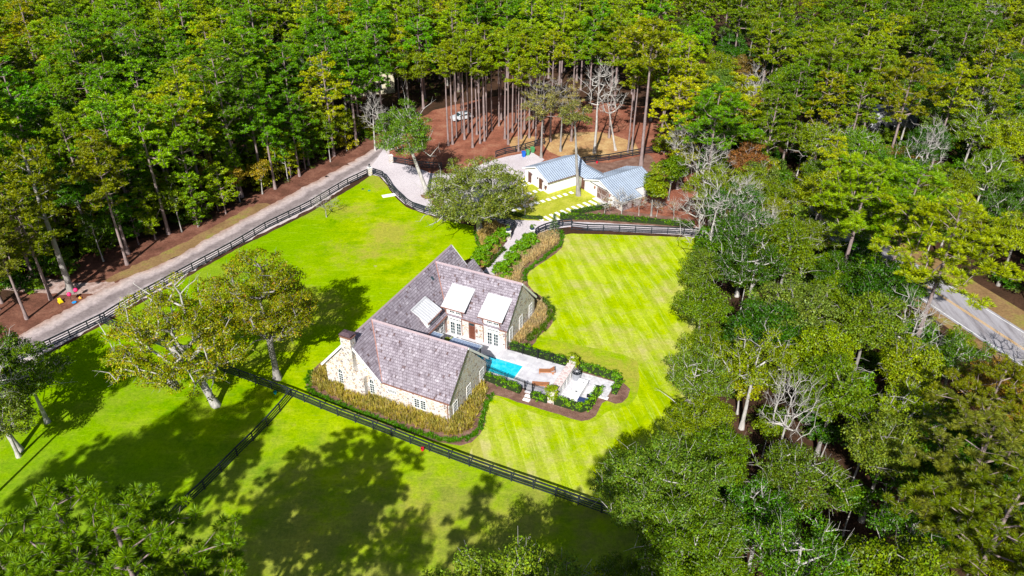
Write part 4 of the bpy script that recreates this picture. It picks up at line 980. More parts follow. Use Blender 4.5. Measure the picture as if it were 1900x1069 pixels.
# ================================================================== THE STABLE (white barns)
def bw(mb, name, mt, parent, **k): return mb.build(name, mt, parent, **k)
def ribs(m, p0, p1, q0, q1, n, w=.05, h=.045):
    """raised seams from edge p0-p1 (ridge) to q0-q1 (eave)"""
    p0, p1, q0, q1 = map(Vector, (p0, p1, q0, q1)); d = (p1-p0).normalized()*w
    for i in range(n+1):
        t = i/n*(1-w/(p1-p0).length); a = p0.lerp(p1, t); b = q0.lerp(q1, t)
        m.prism([a+Vector((0,0,.004)), b+Vector((0,0,.004)), b+Vector((0,0,h)), a+Vector((0,0,h))], d)
stable = empty('stable', BO, BPH, 'long white stable wing with two brown stable doors and a ribbed metal roof', 'stable')
w1, L1, e1, r1_ = 7.0, 9.0, 2.5, 3.95
m = MB(); m.prism([(-.1, .1, 0), (-w1, .1, 0), (-w1, .1, e1-.05), (-w1/2, .1, r1_-.15), (-.1, .1, e1-.05)], (0, L1-.3, 0)); bw(m, 'wall', M['white'], stable)
m = slab([(-w1/2, -.3, r1_), (.25, -.3, e1-.12), (.25, L1, e1-.12), (-w1/2, L1, r1_)], .09); m.prism([Vector(p) for p in [(-w1/2-.001, L1, r1_), (-w1-.3, L1, e1-.12), (-w1-.3, -.3, e1-.12), (-w1/2-.001, -.3, r1_)]], (0, 0, -.09))
ribs(m, (-w1/2, -.3, r1_), (-w1/2, L1, r1_), (.25, -.3, e1-.12), (.25, L1, e1-.12), 22); ribs(m, (-w1/2, -.3, r1_), (-w1/2, L1, r1_), (-w1-.3, -.3, e1-.12), (-w1-.3, L1, e1-.12), 22)
m.box(-w1/2-.12, -w1/2+.12, -.3, L1, r1_-.02, r1_+.06); bw(m, 'roof', M['tin'], stable)
m = MB(); m.bar((.28, -.3, e1-.26), (.28, L1, e1-.26), .1, .12); bw(m, 'gutter', colour('brown_gutter', (.16, .09, .08)), stable)
m = MB(); m.bar((-w1-.3, -.32, e1-.2), (-w1/2, -.32, r1_-.1), .05, .2); m.bar((-w1/2, -.325, r1_-.1), (.27, -.325, e1-.2), .05, .2); bw(m, 'rake_board', M['white'], stable)
def stable_door(x, y, w=.85, h=2.0, parent=stable, out=(0, -1, 0), al=(1, 0, 0), half=False):
    o, al, out = Vector((x, y, 0)), Vector(al), Vector(out); up = Vector((0, 0, 1)); m = MB()
    def bx(mm, x0, x1, z0, z1, d0, d1): mm.prism([o+al*x0+up*z0+out*d0, o+al*x1+up*z0+out*d0, o+al*x1+up*z1+out*d0, o+al*x0+up*z1+out*d0], out*(d1-d0))
    for k in range(6): bx(m, w*k/6+.006, w*(k+1)/6-.006, .03, h, 0, .045)
    bx(m, .02, w-.02, .15, .28, .045, .075); bx(m, .02, w-.02, h-.3, h-.17, .045, .075); bx(m, .02, w-.02, h*.52, h*.52+.13, .045, .075)
    d = bw(m, 'door', colour('brown_door', (.12, .05, .035)), parent)
    m = MB(); bx(m, -.08, 0, 0, h+.08, 0, .06); bx(m, w, w+.08, 0, h+.08, 0, .06); bx(m, 0, w, h, h+.08, 0, .06); bw(m, 'frame', M['grey_board'], d)
    m = MB(); bx(m, w-.16, w-.1, h*.47, h*.47+.14, .075, .12); bw(m, 'handle', M['iron'], d)
stable_door(-2.75, .1); stable_door(-6.0, .1)
for x in (-3.15, -1.6, -4.9):
    m = MB(); m.box(x-.07, x+.07, -.12, .08, 1.75, 2.0); m.lathe([(.1, 0), (.02, .12)], 4, (x, -.03, 2.0)); bw(m, 'wall_lamp', M['lead'], stable)
# link building with the dutch door
link_ = empty('stable_link', BW(1.0, 6.1), BPH, 'low white link building joining the two barns, a dutch door in its wall', 'outbuilding')
m = MB(); m.prism([(-.8, .15, 0), (-.8, 3.6, 0), (-.8, 3.6, 2.3), (-.8, 1.85, 3.1), (-.8, .15, 2.3)], (3.0, 0, 0)); bw(m, 'wall', M['white'], link_)
m = slab([(-2.6, 1.85, 3.32), (-2.6, -.12, 2.36), (2.25, -.12, 2.36), (4.6, 1.85, 3.32)], .08); m.prism([Vector(p) for p in [(-2.6, 1.851, 3.32), (4.6, 1.851, 3.32), (4.6, 3.9, 2.36), (-2.6, 3.9, 2.36)]], (0, 0, -.08))
ribs(m, (-2.6, 1.85, 3.32), (2.2, 1.85, 3.32), (-2.6, -.12, 2.36), (2.2, -.12, 2.36), 12); m.box(-2.6, 4.6, 1.73, 1.97, 3.3, 3.37); bw(m, 'roof', M['tin'], link_)
stable_door(.35, .15, .8, 2.0, link_); m = MB(); m.bar((-.6, -.16, 2.27), (2.2, -.16, 2.27), .08, .1); bw(m, 'gutter', colour('brown_gutter', (.16, .09, .08)), link_)
# barn with the sliding door
BO2 = BW(2.6, 6.2); barn = empty('barn', BO2, BPH, 'white barn with a big brown sliding door and a ribbed metal roof', 'barn')
w2, L2, e2_, r2, lw, le = 7.4, 9.2, 2.35, 3.6, 2.0, 1.72
m = MB(); m.prism([(0, .0, 0), (w2, .0, 0), (w2, .0, e2_-.08), (w2/2, .0, r2-.15), (0, .0, e2_-.08)], (0, L2, 0)); bw(m, 'wall', M['white'], barn)
m = slab([(w2/2, -.35, r2), (w2+.15, -.35, e2_-.1), (w2+.15, L2+.1, e2_-.1), (w2/2, L2+.1, r2)], .09); m.prism([Vector(p) for p in [(w2/2-.001, L2+.1, r2), (-.3, L2+.1, e2_-.1), (-.3, -.35, e2_-.1), (w2/2-.001, -.35, r2)]], (0, 0, -.09))
ribs(m, (w2/2, -.35, r2), (w2/2, L2+.1, r2), (w2+.15, -.35, e2_-.1), (w2+.15, L2+.1, e2_-.1), 23); ribs(m, (w2/2, -.35, r2), (w2/2, L2+.1, r2), (-.3, -.35, e2_-.1), (-.3, L2+.1, e2_-.1), 23)
m.box(w2/2-.12, w2/2+.12, -.35, L2+.1, r2-.02, r2+.07); bw(m, 'roof', M['tin'], barn)
m = slab([(w2+.152, -.2, e2_-.11), (w2+lw+.15, -.2, le), (w2+lw+.15, 4.3, le), (w2+.152, 4.3, e2_-.11)], .07)
ribs(m, (w2+.152, -.2, e2_-.11), (w2+.152, 4.3, e2_-.11), (w2+lw+.15, -.2, le), (w2+lw+.15, 4.3, le), 11); bw(m, 'lean_to_roof', M['tin'], barn)
m = MB(); m.bar((w2+lw+.17, -.2, le-.12), (w2+lw+.17, 4.3, le-.12), .06, .14); m.bar((w2/2, -.37, r2-.1), (w2+.15, -.37, e2_-.2), .05, .2); m.bar((-.3, -.375, e2_-.2), (w2/2, -.375, r2-.1), .05, .2); bw(m, 'fascia', M['white'], barn)
m = MB(); m.prism([(w2, .0, 0), (w2+lw, .0, 0), (w2+lw, .0, le-.1), (w2, .0, e2_-.3)], (0, .12, 0)); bw(m, 'lean_to_wall', M['stone'], barn)
m = MB()
for i in range(16):
    if 8 <= i <= 9: continue
    m.box(w2+lw-.08, w2+lw, .14+i*.26, .36+i*.26, 0, le-.1)
bw(m, 'board_wall', M['grey_board'], barn)
m = MB(); m.box(w2+lw-.12, w2+lw-.06, 2.2, 2.75, 0, le-.12); bw(m, 'door', colour('brown_door', (.12, .05, .035)), barn)
m = MB()
for k in range(14): m.box(3.1+k*.21+.006, 3.1+(k+1)*.21-.006, -.09, -.04, .05, 2.2)
d = bw(m, 'sliding_door', colour('brown_barn_door', (.15, .085, .075)), barn)
m = MB(); 
for z in (.1, 1.05, 2.05): m.box(3.1, 6.04, -.13, -.09, z, z+.14)
m.bar((3.15, -.11, 2.1), (4.5, -.11, .2), .04, .13); m.bar((4.65, -.11, .2), (6.0, -.11, 2.1), .041, .13); bw(m, 'brace', colour('pale_brace', (.36, .28, .26)), d)
m = MB(); m.bar((1.3, -.16, 2.3), (6.6, -.16, 2.3), .05, .07); bw(m, 'rail', M['iron'], barn)
m = MB(); m.box(3.0, 6.2, -1.0, -.02, .02, .07); bw(m, 'threshold', M['pad'], barn)
for x, z in ((2.5, 1.75), (6.4, 1.75)):
    m = MB(); m.box(x-.12, x+.12, -.28, -.05, z-.2, z+.15); m.lathe([(.16, 0), (.03, .14)], 6, (x, -.16, z+.15)); bw(m, 'wall_lamp', M['copper'], barn)
fp = empty('flower_pot', BW(-.55, -.25, 0), BPH, 'small purple flowering pot hung at the corner of the stable', 'flower pot')
m = MB(); m.lathe([(.12, 0), (.18, .25)], 10, (0, 0, .85)); m.box(-.015, .015, .1, .35, .9, 1.4); m.build('pot', M['copper'], fp)
Vv, Q = leaf_cloud(r_, r_.normal(0, .1, (8, 3))+[0, 0, 1.2], .14, 30, .05); o = link('flowers', fast_mesh('flowers', Vv, Q, mat=M['leaves']), fp); o.color = (.16, .10, .12, 1)

# paving in the garden lawn: square stepping stones and long slabs
g8 = lambda x, y: (860+x/8.225, 330+y/8.225)
rows = {'upper row leading to the far stable door': [(580,215),(665,190),(750,162),(836,137),(925,110),(1005,88),(945,52)],
        'middle row leading to the near stable door': [(475,398),(563,373),(650,347),(740,320),(827,292),(913,268),(1003,240),(1090,213),(1175,188)],
        'lower row leading to the dutch door': [(490,575),(570,555),(670,525),(763,500),(852,472),(945,440),(1035,413),(1122,388),(1210,360),(1297,335),(1382,310),(1468,283),(1555,258),(1645,230)]}
m = MB(); m.box(-.42, .42, -.30, .30, 0, .05); pad0 = m.build('stepping_stone', M['white_pad'], bevel=.01); k = 0
for lab, L in rows.items():
    for i, q in enumerate(L):
        o = pad0 if k == 0 else pad0.copy(); 
        if k: COL.objects.link(o)
        p = at(*g8(*q)); o.location = (p.x, p.y, .016); o.rotation_euler = (0, 0, BPH+.0)
        tag(o, 'white stone, '+lab, 'stepping stone', lab); k += 1
g4 = lambda x, y: (940+x/4.275, 230+y/4.275)
slabs = [((655,612),(745,655)),((610,625),(695,670)),((565,640),(655,690)),((520,655),(610,705)),((478,672),(565,718)),((430,687),(520,735)),((388,703),(475,750)),((345,718),(425,770)),((300,735),(360,770)),((250,750),(292,768))]
for i, (a, b) in enumerate(slabs):
    A, B = at(*g4(*a)), at(*g4(*b)); L = (B-A).length; ang = math.atan2(B.y-A.y, B.x-A.x); m = MB(); m.box(0, L, -.26, .26, 0, .05)
    tag(m.build('paving_slab', M['white_pad'], None, (A.x, A.y, .016), ang, bevel=.01),
        ('long white paving slab nearest the barn door', 'shortest white paving slab touching the driveway')[0 if i == 0 else 1] if i in (0, 9) else 'long white slab between barn door and driveway', 'paving slab', 'long slabs between the barn door and the driveway')
m = MB(); m.box(-1.15, 1.15, -.5, .5, 0, .06)
tag(m.build('concrete_pad', M['white_pad'], None, at(721.5, 363, .016), math.radians(22)), 'white concrete pad in the grass beside the curved driveway fence', 'concrete pad')

# ================================================================== FENCES AND GATES
def paddock_fence(pts, label, world=False, h=1.22, sp=2.42, curve=False, white=False):
    P = pts if world else PX(*pts); L = smooth_line(P, False, .3, curve) if curve else smooth_line(P, False, .3, False)
    s = [0]
    for a, b in zip(L, L[1:]): s.append(s[-1]+(b-a).length)
    n = max(1, round(s[-1]/sp)); st = []
    for i in range(n+1):
        t = s[-1]*i/n; j = min(len(L)-2, max(0, int(np.searchsorted(s, t))-1)); f = (t-s[j])/max(1e-6, s[j+1]-s[j]); st.append(L[j].lerp(L[j+1], f))
    e_ = empty('paddock_fence', st[0], 0, label, 'fence', 'black board fences'); m = MB(); m.box(-.06, .06, -.06, .06, 0, h+.03); pm = None
    for i, p in enumerate(st):
        q = p-st[0]; d = (st[min(i+1, n)]-st[max(i-1, 0)]); a = math.atan2(d.y, d.x)
        if pm is None: pm = m.build('post', M['fence'], e_, q, a)
        else: o = pm.copy(); COL.objects.link(o); o.parent = e_; o.location = q; o.rotation_euler = (0, 0, a)
    for k, z in enumerate((h-.07, h*.68, h*.42, h*.16)):
        m = MB()
        for p, q in zip(st, st[1:]): m.bar(p-st[0]+Vector((0, 0, z)), q-st[0]+Vector((0, 0, z)), .045, .13)
        m.build('board', M['fence'], e_)
    m = MB()
    for p, q in zip(st, st[1:]): m.bar(p-st[0]+Vector((0, 0, h+.045)), q-st[0]+Vector((0, 0, h+.045)), .15, .03)
    m.build('cap_board', M['fence'], e_); return e_
paddock_fence([(20,676),(83,650),(121,632),(154,615),(189,599),(213,584),(240,567),(340,512),(438,459),(493,426),(573,387),(640,346),(682,326)], 'black board fence running along the pale dirt road')
paddock_fence([(189,600),(252,624),(390,681),(466,709),(543,737),(617,768),(715,805),(785,833),(859,861),(937,889),(1016,916),(1102,947),(1154,966),(1250,1003)], 'long black board fence crossing the lawn in front of the house')
paddock_fence([(542,738),(516,769),(490,798),(462,826),(435,852),(406,882),(370,918),(334,951),(285,1005),(235,1062),(170,1140)], 'black board fence branching off toward the lower left, half in tree shadow')
paddock_fence([(693,324),(706,327),(714,334),(726,353),(740,367),(761,385),(796,397),(850,409),(900,412),(928,413),(948,418),(956,423)], 'curved black fence between the driveway and the wide lawn', curve=True)
paddock_fence([(956,424),(952,432),(946,440)], 'short black fence angling to the left planter pillar', sp=1.2)
paddock_fence([(990,441),(1001,432),(1020,425),(1038,421),(1060,419)], 'short black fence angling to the right planter pillar', sp=1.6)
paddock_fence([(1060,426),(1086,429),(1140,430),(1168,431),(1194,433),(1240,434),(1290,437),(1360,442)], 'black fence along the top of the mown lawn')
paddock_fence([(731,303),(748,306),(765,309),(779,312),(820,314)], 'black fence right of the far gate pillar under the leaning oak')
paddock_fence([(920,292),(938,286),(964,281),(990,273),(1010,268)], 'black fence behind the wheelie bins')
paddock_fence([(1060,308),(1091,302),(1127,298),(1161,292),(1195,286),(1240,280)], 'black fence behind the stable at the edge of the pine straw')
def gate_pillar(px, py, label, lantern=True):
    e_ = empty('gate_pillar', at(px, py), .5, label, 'pillar', 'stone pillars')
    m = MB(); m.box(-.32, .32, -.32, .32, 0, 1.45); m.build('shaft', M['stone'], e_, bevel=.02); m = MB(); m.box(-.38, .38, -.38, .38, 1.45, 1.55); m.build('capstone', M['pad'], e_, bevel=.015)
    if lantern:
        m = MB(); m.box(-.12, .12, -.12, .12, 1.55, 1.62); m.box(-.14, .14, -.14, .14, 1.98, 2.03); m.lathe([(.22, 0), (.03, .2)], 4, (0, 0, 2.03))
        for x in (-.13, .11):
            for y in (-.13, .11): m.box(x, x+.02, y, y+.02, 1.62, 1.98)
        l = m.build('lantern', M['iron'], e_); m = MB(); m.box(-.1, .1, -.1, .1, 1.62, 1.98); m.build('pane', colour('frosted', (.25, .25, .27), .3), l)
    return e_
gate_pillar(687, 325, 'stone gate pillar with a dark lantern at the end of the road fence'); gate_pillar(726, 302, 'pale stone gate pillar half hidden by the leaning oak', False)
for (px, py), lab in (((943, 444), 'left'), ((987, 442), 'right')):
    e_ = gate_pillar(px, py, f'white stone planter pillar on the {lab} side of the driveway', False)
    pl = empty('planter', at(px, py)+Vector((0, 0, 1.55)), .5, f'dark blue square planter with a green plant on the {lab} driveway pillar', 'planter')
    m = MB(); m.prism([(-.22, -.22, 0), (.22, -.22, 0), (.22, .22, 0), (-.22, .22, 0)], (0, 0, .05)); m.box(-.28, .28, -.28, .28, .05, .48); m.build('box', colour('planter_blue', (.03, .05, .09)), pl, bevel=.02)
    Vv, Q = leaf_cloud(r_, r_.normal(0, .14, (12, 3))+[0, 0, .62], .18, 40, .06); o = link('foliage', fast_mesh('foliage', Vv, Q, mat=M['leaves']), pl); o.color = (.13, .22, .04, 1)

# ================================================================== SMALL THINGS
def bin_(px, py, col, label, rz):
    e_ = empty('wheelie_bin', at(px, py), rz, label, 'bin', 'wheelie bins by the fence'); m = MB()
    a = [(-.24, -.26), (.24, -.26), (.24, .26), (-.24, .26)]; b = [(-.31, -.36), (.31, -.36), (.31, .36), (-.31, .36)]; n_ = len(m.v)
    for i in range(4): j = (i+1) % 4; m.poly([(*a[i], .06), (*a[j], .06), (*b[j], 1.0), (*b[i], 1.0)])
    m.poly([(*p, .06) for p in a[::-1]]); m.poly([(*p, 1.0) for p in b]); m.build('body', colour(*col), e_)
    m = MB(); m.prism([(-.34, -.40, 1.0), (.34, -.40, 1.0), (.34, .38, 1.02), (-.34, .38, 1.02)], (0, 0, .07)); m.bar((-.3, .42, .98), (.3, .42, .98), .04, .04); m.build('lid', colour(*col), e_, bevel=.02)
    for x in (-.27, .22): m = MB(); m.tube((x, .3, .1), (x+.05, .3, .1), .1, n=12); m.build('wheel', M['iron'], e_)
bin_(971.5, 291, ('bin_blue', (.01, .12, .55)), 'blue wheelie bin beside the green bins', .3); bin_(979, 288, ('bin_green', (.08, .30, .11)), 'pale green wheelie bin right of the blue bin', .2); bin_(988, 283, ('bin_green', (.08, .30, .11)), 'green wheelie bin farthest along the fence', .5)
def bucket(px, py, col, label):
    e_ = empty('bucket', at(px, py, .02), 0, label, 'bucket'); m = MB(); m.lathe([(.13, 0), (.19, .34), (.20, .36), (.17, .36), (.12, .05)], 16); m.build('body', colour(*col), e_)
    m = MB()
    for i in range(8): a, b = PI*i/8, PI*(i+1)/8; m.tube((.19*math.cos(a), -.05, .34+.16*math.sin(a)), (.19*math.cos(b), -.05, .34+.16*math.sin(b)), .012, n=5)
    m.build('handle', M['iron'], e_)
    m = MB(); m.tube((0, 0, .02), (0, 0, .2), .13, n=14); m.build('water', colour('bucket_water', (.02, .05, .06), .1), e_)
bucket(511, 731, ('bucket_teal', (.01, .36, .42)), 'teal bucket standing in front of the long fence'); bucket(784, 836, ('bucket_red', (.70, .01, .04)), 'red bucket hanging low on the long fence below the house'); bucket(1107.5, 303, ('bucket_red', (.70, .01, .04)), 'red bucket by the fence behind the stable')
# pink round things and toys under the mossy pine
def ballsign(px, py, label):
    e_ = empty('lollipop_ornament', at(px, py), .3, label, 'garden ornament', 'pink lollipop ornaments'); m = MB(); m.tube((0, 0, 0), (0, 0, 1.0), .025); m.build('stick', M['iron'], e_)
    m = MB(); m.lathe([(.05, -.30), (.22, -.22), (.30, 0), (.22, .22), (.05, .30)], 14, (0, 0, 1.15)); m.build('head', colour('hot_pink', (.85, .03, .16)), e_, smooth=True)
ballsign(133, 559, 'pink lollipop ornament nearest the yellow toy'); ballsign(145, 551, 'pink lollipop ornament beside the orange toy')
m = MB(); m.box(-.25, .25, -.35, .35, .12, .3); m.prism([(-.2, .1, .3), (.2, .1, .3), (.2, .35, .6), (-.2, .35, .6)], (0, .06, 0))
for x in (-.24, .24):
    for y in (-.22, .22): m.tube((x-.04, y, .12), (x+.04, y, .12), .12, n=10)
tag(m.build('ride_on_toy', colour('toy_yellow', (.75, .55, .01)), None, at(113, 562), .8), 'yellow ride-on toy on the red pine straw', 'toy')
m = MB(); m.lathe([(.22, 0), (.30, .12), (.26, .14)], 14); tag(m.build('toy_tub', colour('toy_blue', (.02, .30, .75)), None, at(138, 562)), 'small blue tub at the edge of the dirt road', 'toy')
m = MB(); m.box(-.18, .18, -.14, .14, 0, .22); m.lathe([(.1, 0), (.08, .12)], 10, (0, 0, .22)); tag(m.build('toy_block', colour('toy_orange', (.85, .42, .05)), None, at(149, 554), .4, bevel=.03), 'orange and cream toy beside the pink ornament', 'toy')
# valve covers and a survey marker in the lawn
for px, py, c, lab in ((673, 351, ('cover_dark', (.03, .03, .04)), 'dark round valve cover in the grass near the gate pillar'), (685, 354, ('cover_green', (.02, .25, .18)), 'green round valve cover in the grass near the gate pillar')):
    m = MB(); m.lathe([(.22, 0), (.22, .05), (.18, .07)], 12); tag(m.build('valve_cover', colour(*c), None, at(px, py, .016)), lab, 'valve cover')
# parked car and houses glimpsed through the trees
def car(px, py, rz, label, col):
    e_ = empty('parked_car', at(px, py), rz, label, 'car'); m = MB()
    side = [(-2.3, .35), (-2.3, .85), (-1.9, 1.0), (-1.2, 1.05), (-.5, 1.5), (1.5, 1.52), (2.2, 1.0), (2.3, .8), (2.3, .35)]
    m.prism([(x, -.88, z) for x, z in side], (0, 1.76, 0)); m.build('body', colour(*col), e_, bevel=.05)
    for s in (-.895, .885): m = MB(); m.prism([(-1.05, s, 1.08), (-.45, s, 1.42), (1.4, s, 1.44), (1.9, s, 1.08)], (0, .01, 0)); m.build('side_window', M['glass'], e_)
    m = MB(); m.prism([(-1.17, -.75, 1.10), (-.56, -.7, 1.48), (-.56, .7, 1.48), (-1.17, .75, 1.10)], (-.03, 0, .03)); m.build('windscreen', M['glass'], e_)
    m = MB(); m.prism([(1.58, -.7, 1.50), (2.16, -.75, 1.08), (2.16, .75, 1.08), (1.58, .7, 1.50)], (.03, 0, .03)); m.build('rear_window', M['glass'], e_)
    for x in (-1.45, 1.4):
        for y in (-.9, .7): m = MB(); m.tube((x, y, .33), (x, y+.2, .33), .33, n=16); m.build('wheel', M['iron'], e_)
car(857, 222, .5, 'silver car parked under the pines behind the stable yard', ('silver_paint', (.55, .58, .62), .25))
car(1664, 228, 1.9, 'white car parked beside the dark-roofed house in the right-hand woods', ('white_paint_car', (.6, .6, .62), .25))
def wood_house(px, py, rz, w, l, h, label, wc, rcl):
    e_ = empty('woodland_house', at(px, py), rz, label, 'house'); m = MB(); m.prism([(-w/2, -l/2, 0), (w/2, -l/2, 0), (w/2, -l/2, h), (0, -l/2, h+w*.3), (-w/2, -l/2, h)], (0, l, 0)); m.build('wall', colour(*wc), e_)
    m = slab([(0, -l/2-.4, h+w*.3+.15), (w/2+.4, -l/2-.4, h-.1), (w/2+.4, l/2+.4, h-.1), (0, l/2+.4, h+w*.3+.15)], .12); m.prism([Vector(p) for p in [(-.001, l/2+.4, h+w*.3+.15), (-w/2-.4, l/2+.4, h-.1), (-w/2-.4, -l/2-.4, h-.1), (-.001, -l/2-.4, h+w*.3+.15)]], (0, 0, -.12)); m.build('roof', colour(*rcl), e_)
    for y in (-l/4, l/4-.8): 
        m = MB(); m.box(w/2, w/2+.06, y-.06, y+.96, .9, 2.2); f = m.build('window', M['white'], e_); m = MB(); m.box(w/2+.06, w/2+.08, y, y+.9, .96, 2.14); m.build('pane', M['glass'], f)
        m = MB(); m.box(-.5+y*.3, .5+y*.3, -l/2-.06, -l/2, .9, 2.2); f = m.build('window', M['white'], e_); m = MB(); m.box(-.44+y*.3, .44+y*.3, -l/2-.08, -l/2-.06, .96, 2.14); m.build('pane', M['glass'], f)
wood_house(692, 162, .35, 8, 11, 4.6, 'cream house with a grey roof glimpsed between the left pines', ('cream_siding', (.62, .56, .40)), ('grey_shingle', (.22, .22, .23)))
wood_house(1650, 232, -.5, 9, 12, 3.0, 'dark-roofed house in the shade of the right-hand woods', ('pale_siding', (.45, .46, .48)), ('dark_shingle', (.06, .075, .11)))

# ================================================================== TREES
PINE = [proto_pine(s, H, R, c, nb, tf, per, tr, w=.042) for s, H, R, c, nb, tf, per, tr in (
    (101, 20, 4.3, .54, 28, 8, 60, .60), (102, 21, 3.9, .48, 26, 8, 60, .58), (103, 18.5, 4.6, .58, 30, 8, 58, .60), (104, 20, 3.6, .44, 22, 8, 62, .58), (105, 22, 4.8, .52, 30, 9, 58, .60), (106, 19, 4.0, .62, 32, 7, 58, .58))]
THIN = [proto_pine(s, 20.5, 2.9, .30, 16, 7, 60, .56, w=.042, base_r=.22) for s in (111, 112, 113)]
OAK = [proto_broad(201+i, H, R, hz, n, int(per*1.5), .115, .95, bare=24, twig=1) for i, (H, R, hz, n, per) in enumerate(((14, 5.0, 4.6, 110, 95), (15.5, 4.4, 5.2, 105, 95), (12.5, 5.2, 4.0, 105, 95), (13.5, 4.2, 4.4, 90, 100), (15, 5.4, 4.8, 120, 90)))]
PALE = [proto_broad(221+i, H, R, hz, n, int(per*1.5), .10, .85, bark='palebark', bare=22, twig=2, k=.030, rmin=.028, wob=.26) for i, (H, R, hz, n, per) in enumerate(((14.5, 5.0, 4.8, 90, 85), (15, 4.6, 5.4, 90, 80), (13.5, 5.2, 4.4, 95, 85)))]
BARE = [proto_broad(241+i, H, R, hz, 8, 0, .1, .8, bark='palebark', bare=110, twig=5, k=.020, rmin=.022) for i, (H, R, hz) in enumerate(((14, 4.0, 5.5), (12, 3.4, 4.6), (15, 4.2, 6)))]
BARE = [(b[0], None) for b in BARE]
SAPL = [proto_broad(261+i, H, R, hz, n, 70, .12, .62, bark='palebark', bare=10, base_r=.10, k=.014, rmin=.014) for i, (H, R, hz, n) in enumerate(((7.5, 2.0, 3.0, 34), (9, 2.2, 3.8, 40), (6, 1.9, 2.4, 30)))]
YPINE = [proto_pine(120+i, H, R, .85, 26, 6, 56, .48, w=.038, base_r=.13) for i, (H, R) in enumerate(((10, 2.4), (11.5, 2.2), (9, 2.6)))]
BUSH = [proto_bush(281+i, R, H, n, 60, .13, crad=.6) for i, (R, H, n) in enumerate(((1.8, 2.6, 30), (2.2, 3.4, 38), (1.5, 2.0, 24)))]

# --- hero trees, each placed where its trunk meets the ground
def hero(name, proto, px, py, rz, sc, tint, label, cat='tree', group=None, sz=None, z=0):
    HERO_AT.append((*at(px, py)[:2], 2.5)); return plant(name, proto, at(px, py, z), rz, sc, tint, label, cat, group, sz=sz)
HERO_AT = []
YOL, OLV, GRN, DGR, GRY = (.26, .30, .008), (.22, .25, .012), (.105, .165, .02), (.055, .10, .015), (.155, .19, .055)
P1 = proto_broad(301, 17.0, 9.6, 8.2, 270, 115, .11, .85, bark='palebark', leafm='turning', bare=45, twig=2, base_r=.40, k=.036, lean=(-2.6, -.4), fork=.14, wob=.3, zc=9.0)
hero('oak_tree', P1, 401, 753, 0, 1, YOL, 'wide yellow-olive oak with a pale forked trunk at the front fence')
P2 = proto_broad(302, 17.5, 6.4, 8.2, 240, 120, .11, .9, bark='greybark', leafm='turning', bare=25, twig=2, base_r=.42, k=.034, lean=(-.3, .6), fork=.18, wob=.25, zc=9.6)
hero('oak_tree', P2, 515, 703, 0, 1, OLV, 'rusty olive oak with a thick grey trunk beside the chimney gable')
P3 = proto_broad(303, 16.0, 7.0, 6.6, 160, 120, .11, .85, bark='palebark', bare=20, twig=2, base_r=.42, k=.03, lean=(-3.4, 1.4), fork=.42, wob=.2, zc=10.4)
hero('oak_tree', P3, 794, 362, 0, 1, (.11, .20, .03), 'leaning oak with a tall pale trunk rising from the driveway')
P4 = proto_broad(304, 13.0, 9.2, 6.4, 290, 125, .115, .9, bark='palebark', bare=60, twig=2, base_r=.5, k=.034, lean=(-1.2, -2.2), fork=.16, wob=.3, zc=6.7)
hero('live_oak_tree', P4, 891, 428, 0, 1, (.165, .205, .045), 'broad grey-green live oak spreading over the driveway above the golden grass')
P5 = proto_broad(305, 17.5, 3.4, 3.6, 34, 110, .12, .8, bark='greybark', bare=26, twig=2, base_r=.36, k=.02, lean=(-1.2, .4), fork=.62)
hero('oak_tree', P5, 1073, 363, 0, 1, (.17, .18, .05), 'tall straight-trunked tree standing in front of the stable, its crown over the metal roof')
P6 = proto_pine(306, 26, 4.6, .34, 26, 9, 50, .66, base_r=.34)
hero('pine_tree', P6, 1189, 308, 0, 1, (.20, .235, .025), 'tallest lone pine rising behind the barn')
hero('bare_tree', proto_broad(307, 18.5, 4.6, 6.5, 10, 0, .1, .8, bark='palebark', bare=80, twig=4, k=.024, rmin=.026, base_r=.3), 1103, 284, .4, 1, GRY, 'big pale leafless tree in the clearing behind the stable')
hero('bare_tree', proto_broad(308, 13.5, 3.2, 4.5, 8, 0, .1, .8, bark='palebark', bare=60, twig=3, k=.022, rmin=.024, base_r=.24, lean=(-2.2, 0), fork=.2), 1142, 279, 0, 1, GRY, 'forked pale leafless tree right of the big bare tree behind the stable')
P9 = proto_broad(309, 16, 4.8, 5.6, 62, 80, .1, .75, bark='greybark', bare=70, twig=4, k=.018, rmin=.018, base_r=.24, fork=.3)
hero('oak_tree', P9, 1004, 293, 0, 1, (.26, .25, .08), 'thin grey mossy tree leafing sparsely over the left end of the stable'); hero('oak_tree', P9, 1040, 281, 2.1, .92, (.30, .26, .10), 'pale sparse tree behind the stable ridge')
hero('bare_tree', proto_broad(310, 3.8, 2.2, 1.5, 6, 0, .1, .4, bark='greybark', bare=50, twig=3, k=.010, rmin=.009, base_r=.09, fork=.25), 606, 403, 0, 1, GRY, 'small bare tree standing alone by the road fence on the lawn')
CM = [proto_broad(315+i, 3.6, 1.5, 1.2, 14, 14, .07, .3, bark='palebark', bare=26, twig=2, k=.012, rmin=.012, base_r=.07, fork=.12, wob=.3) for i in range(2)]
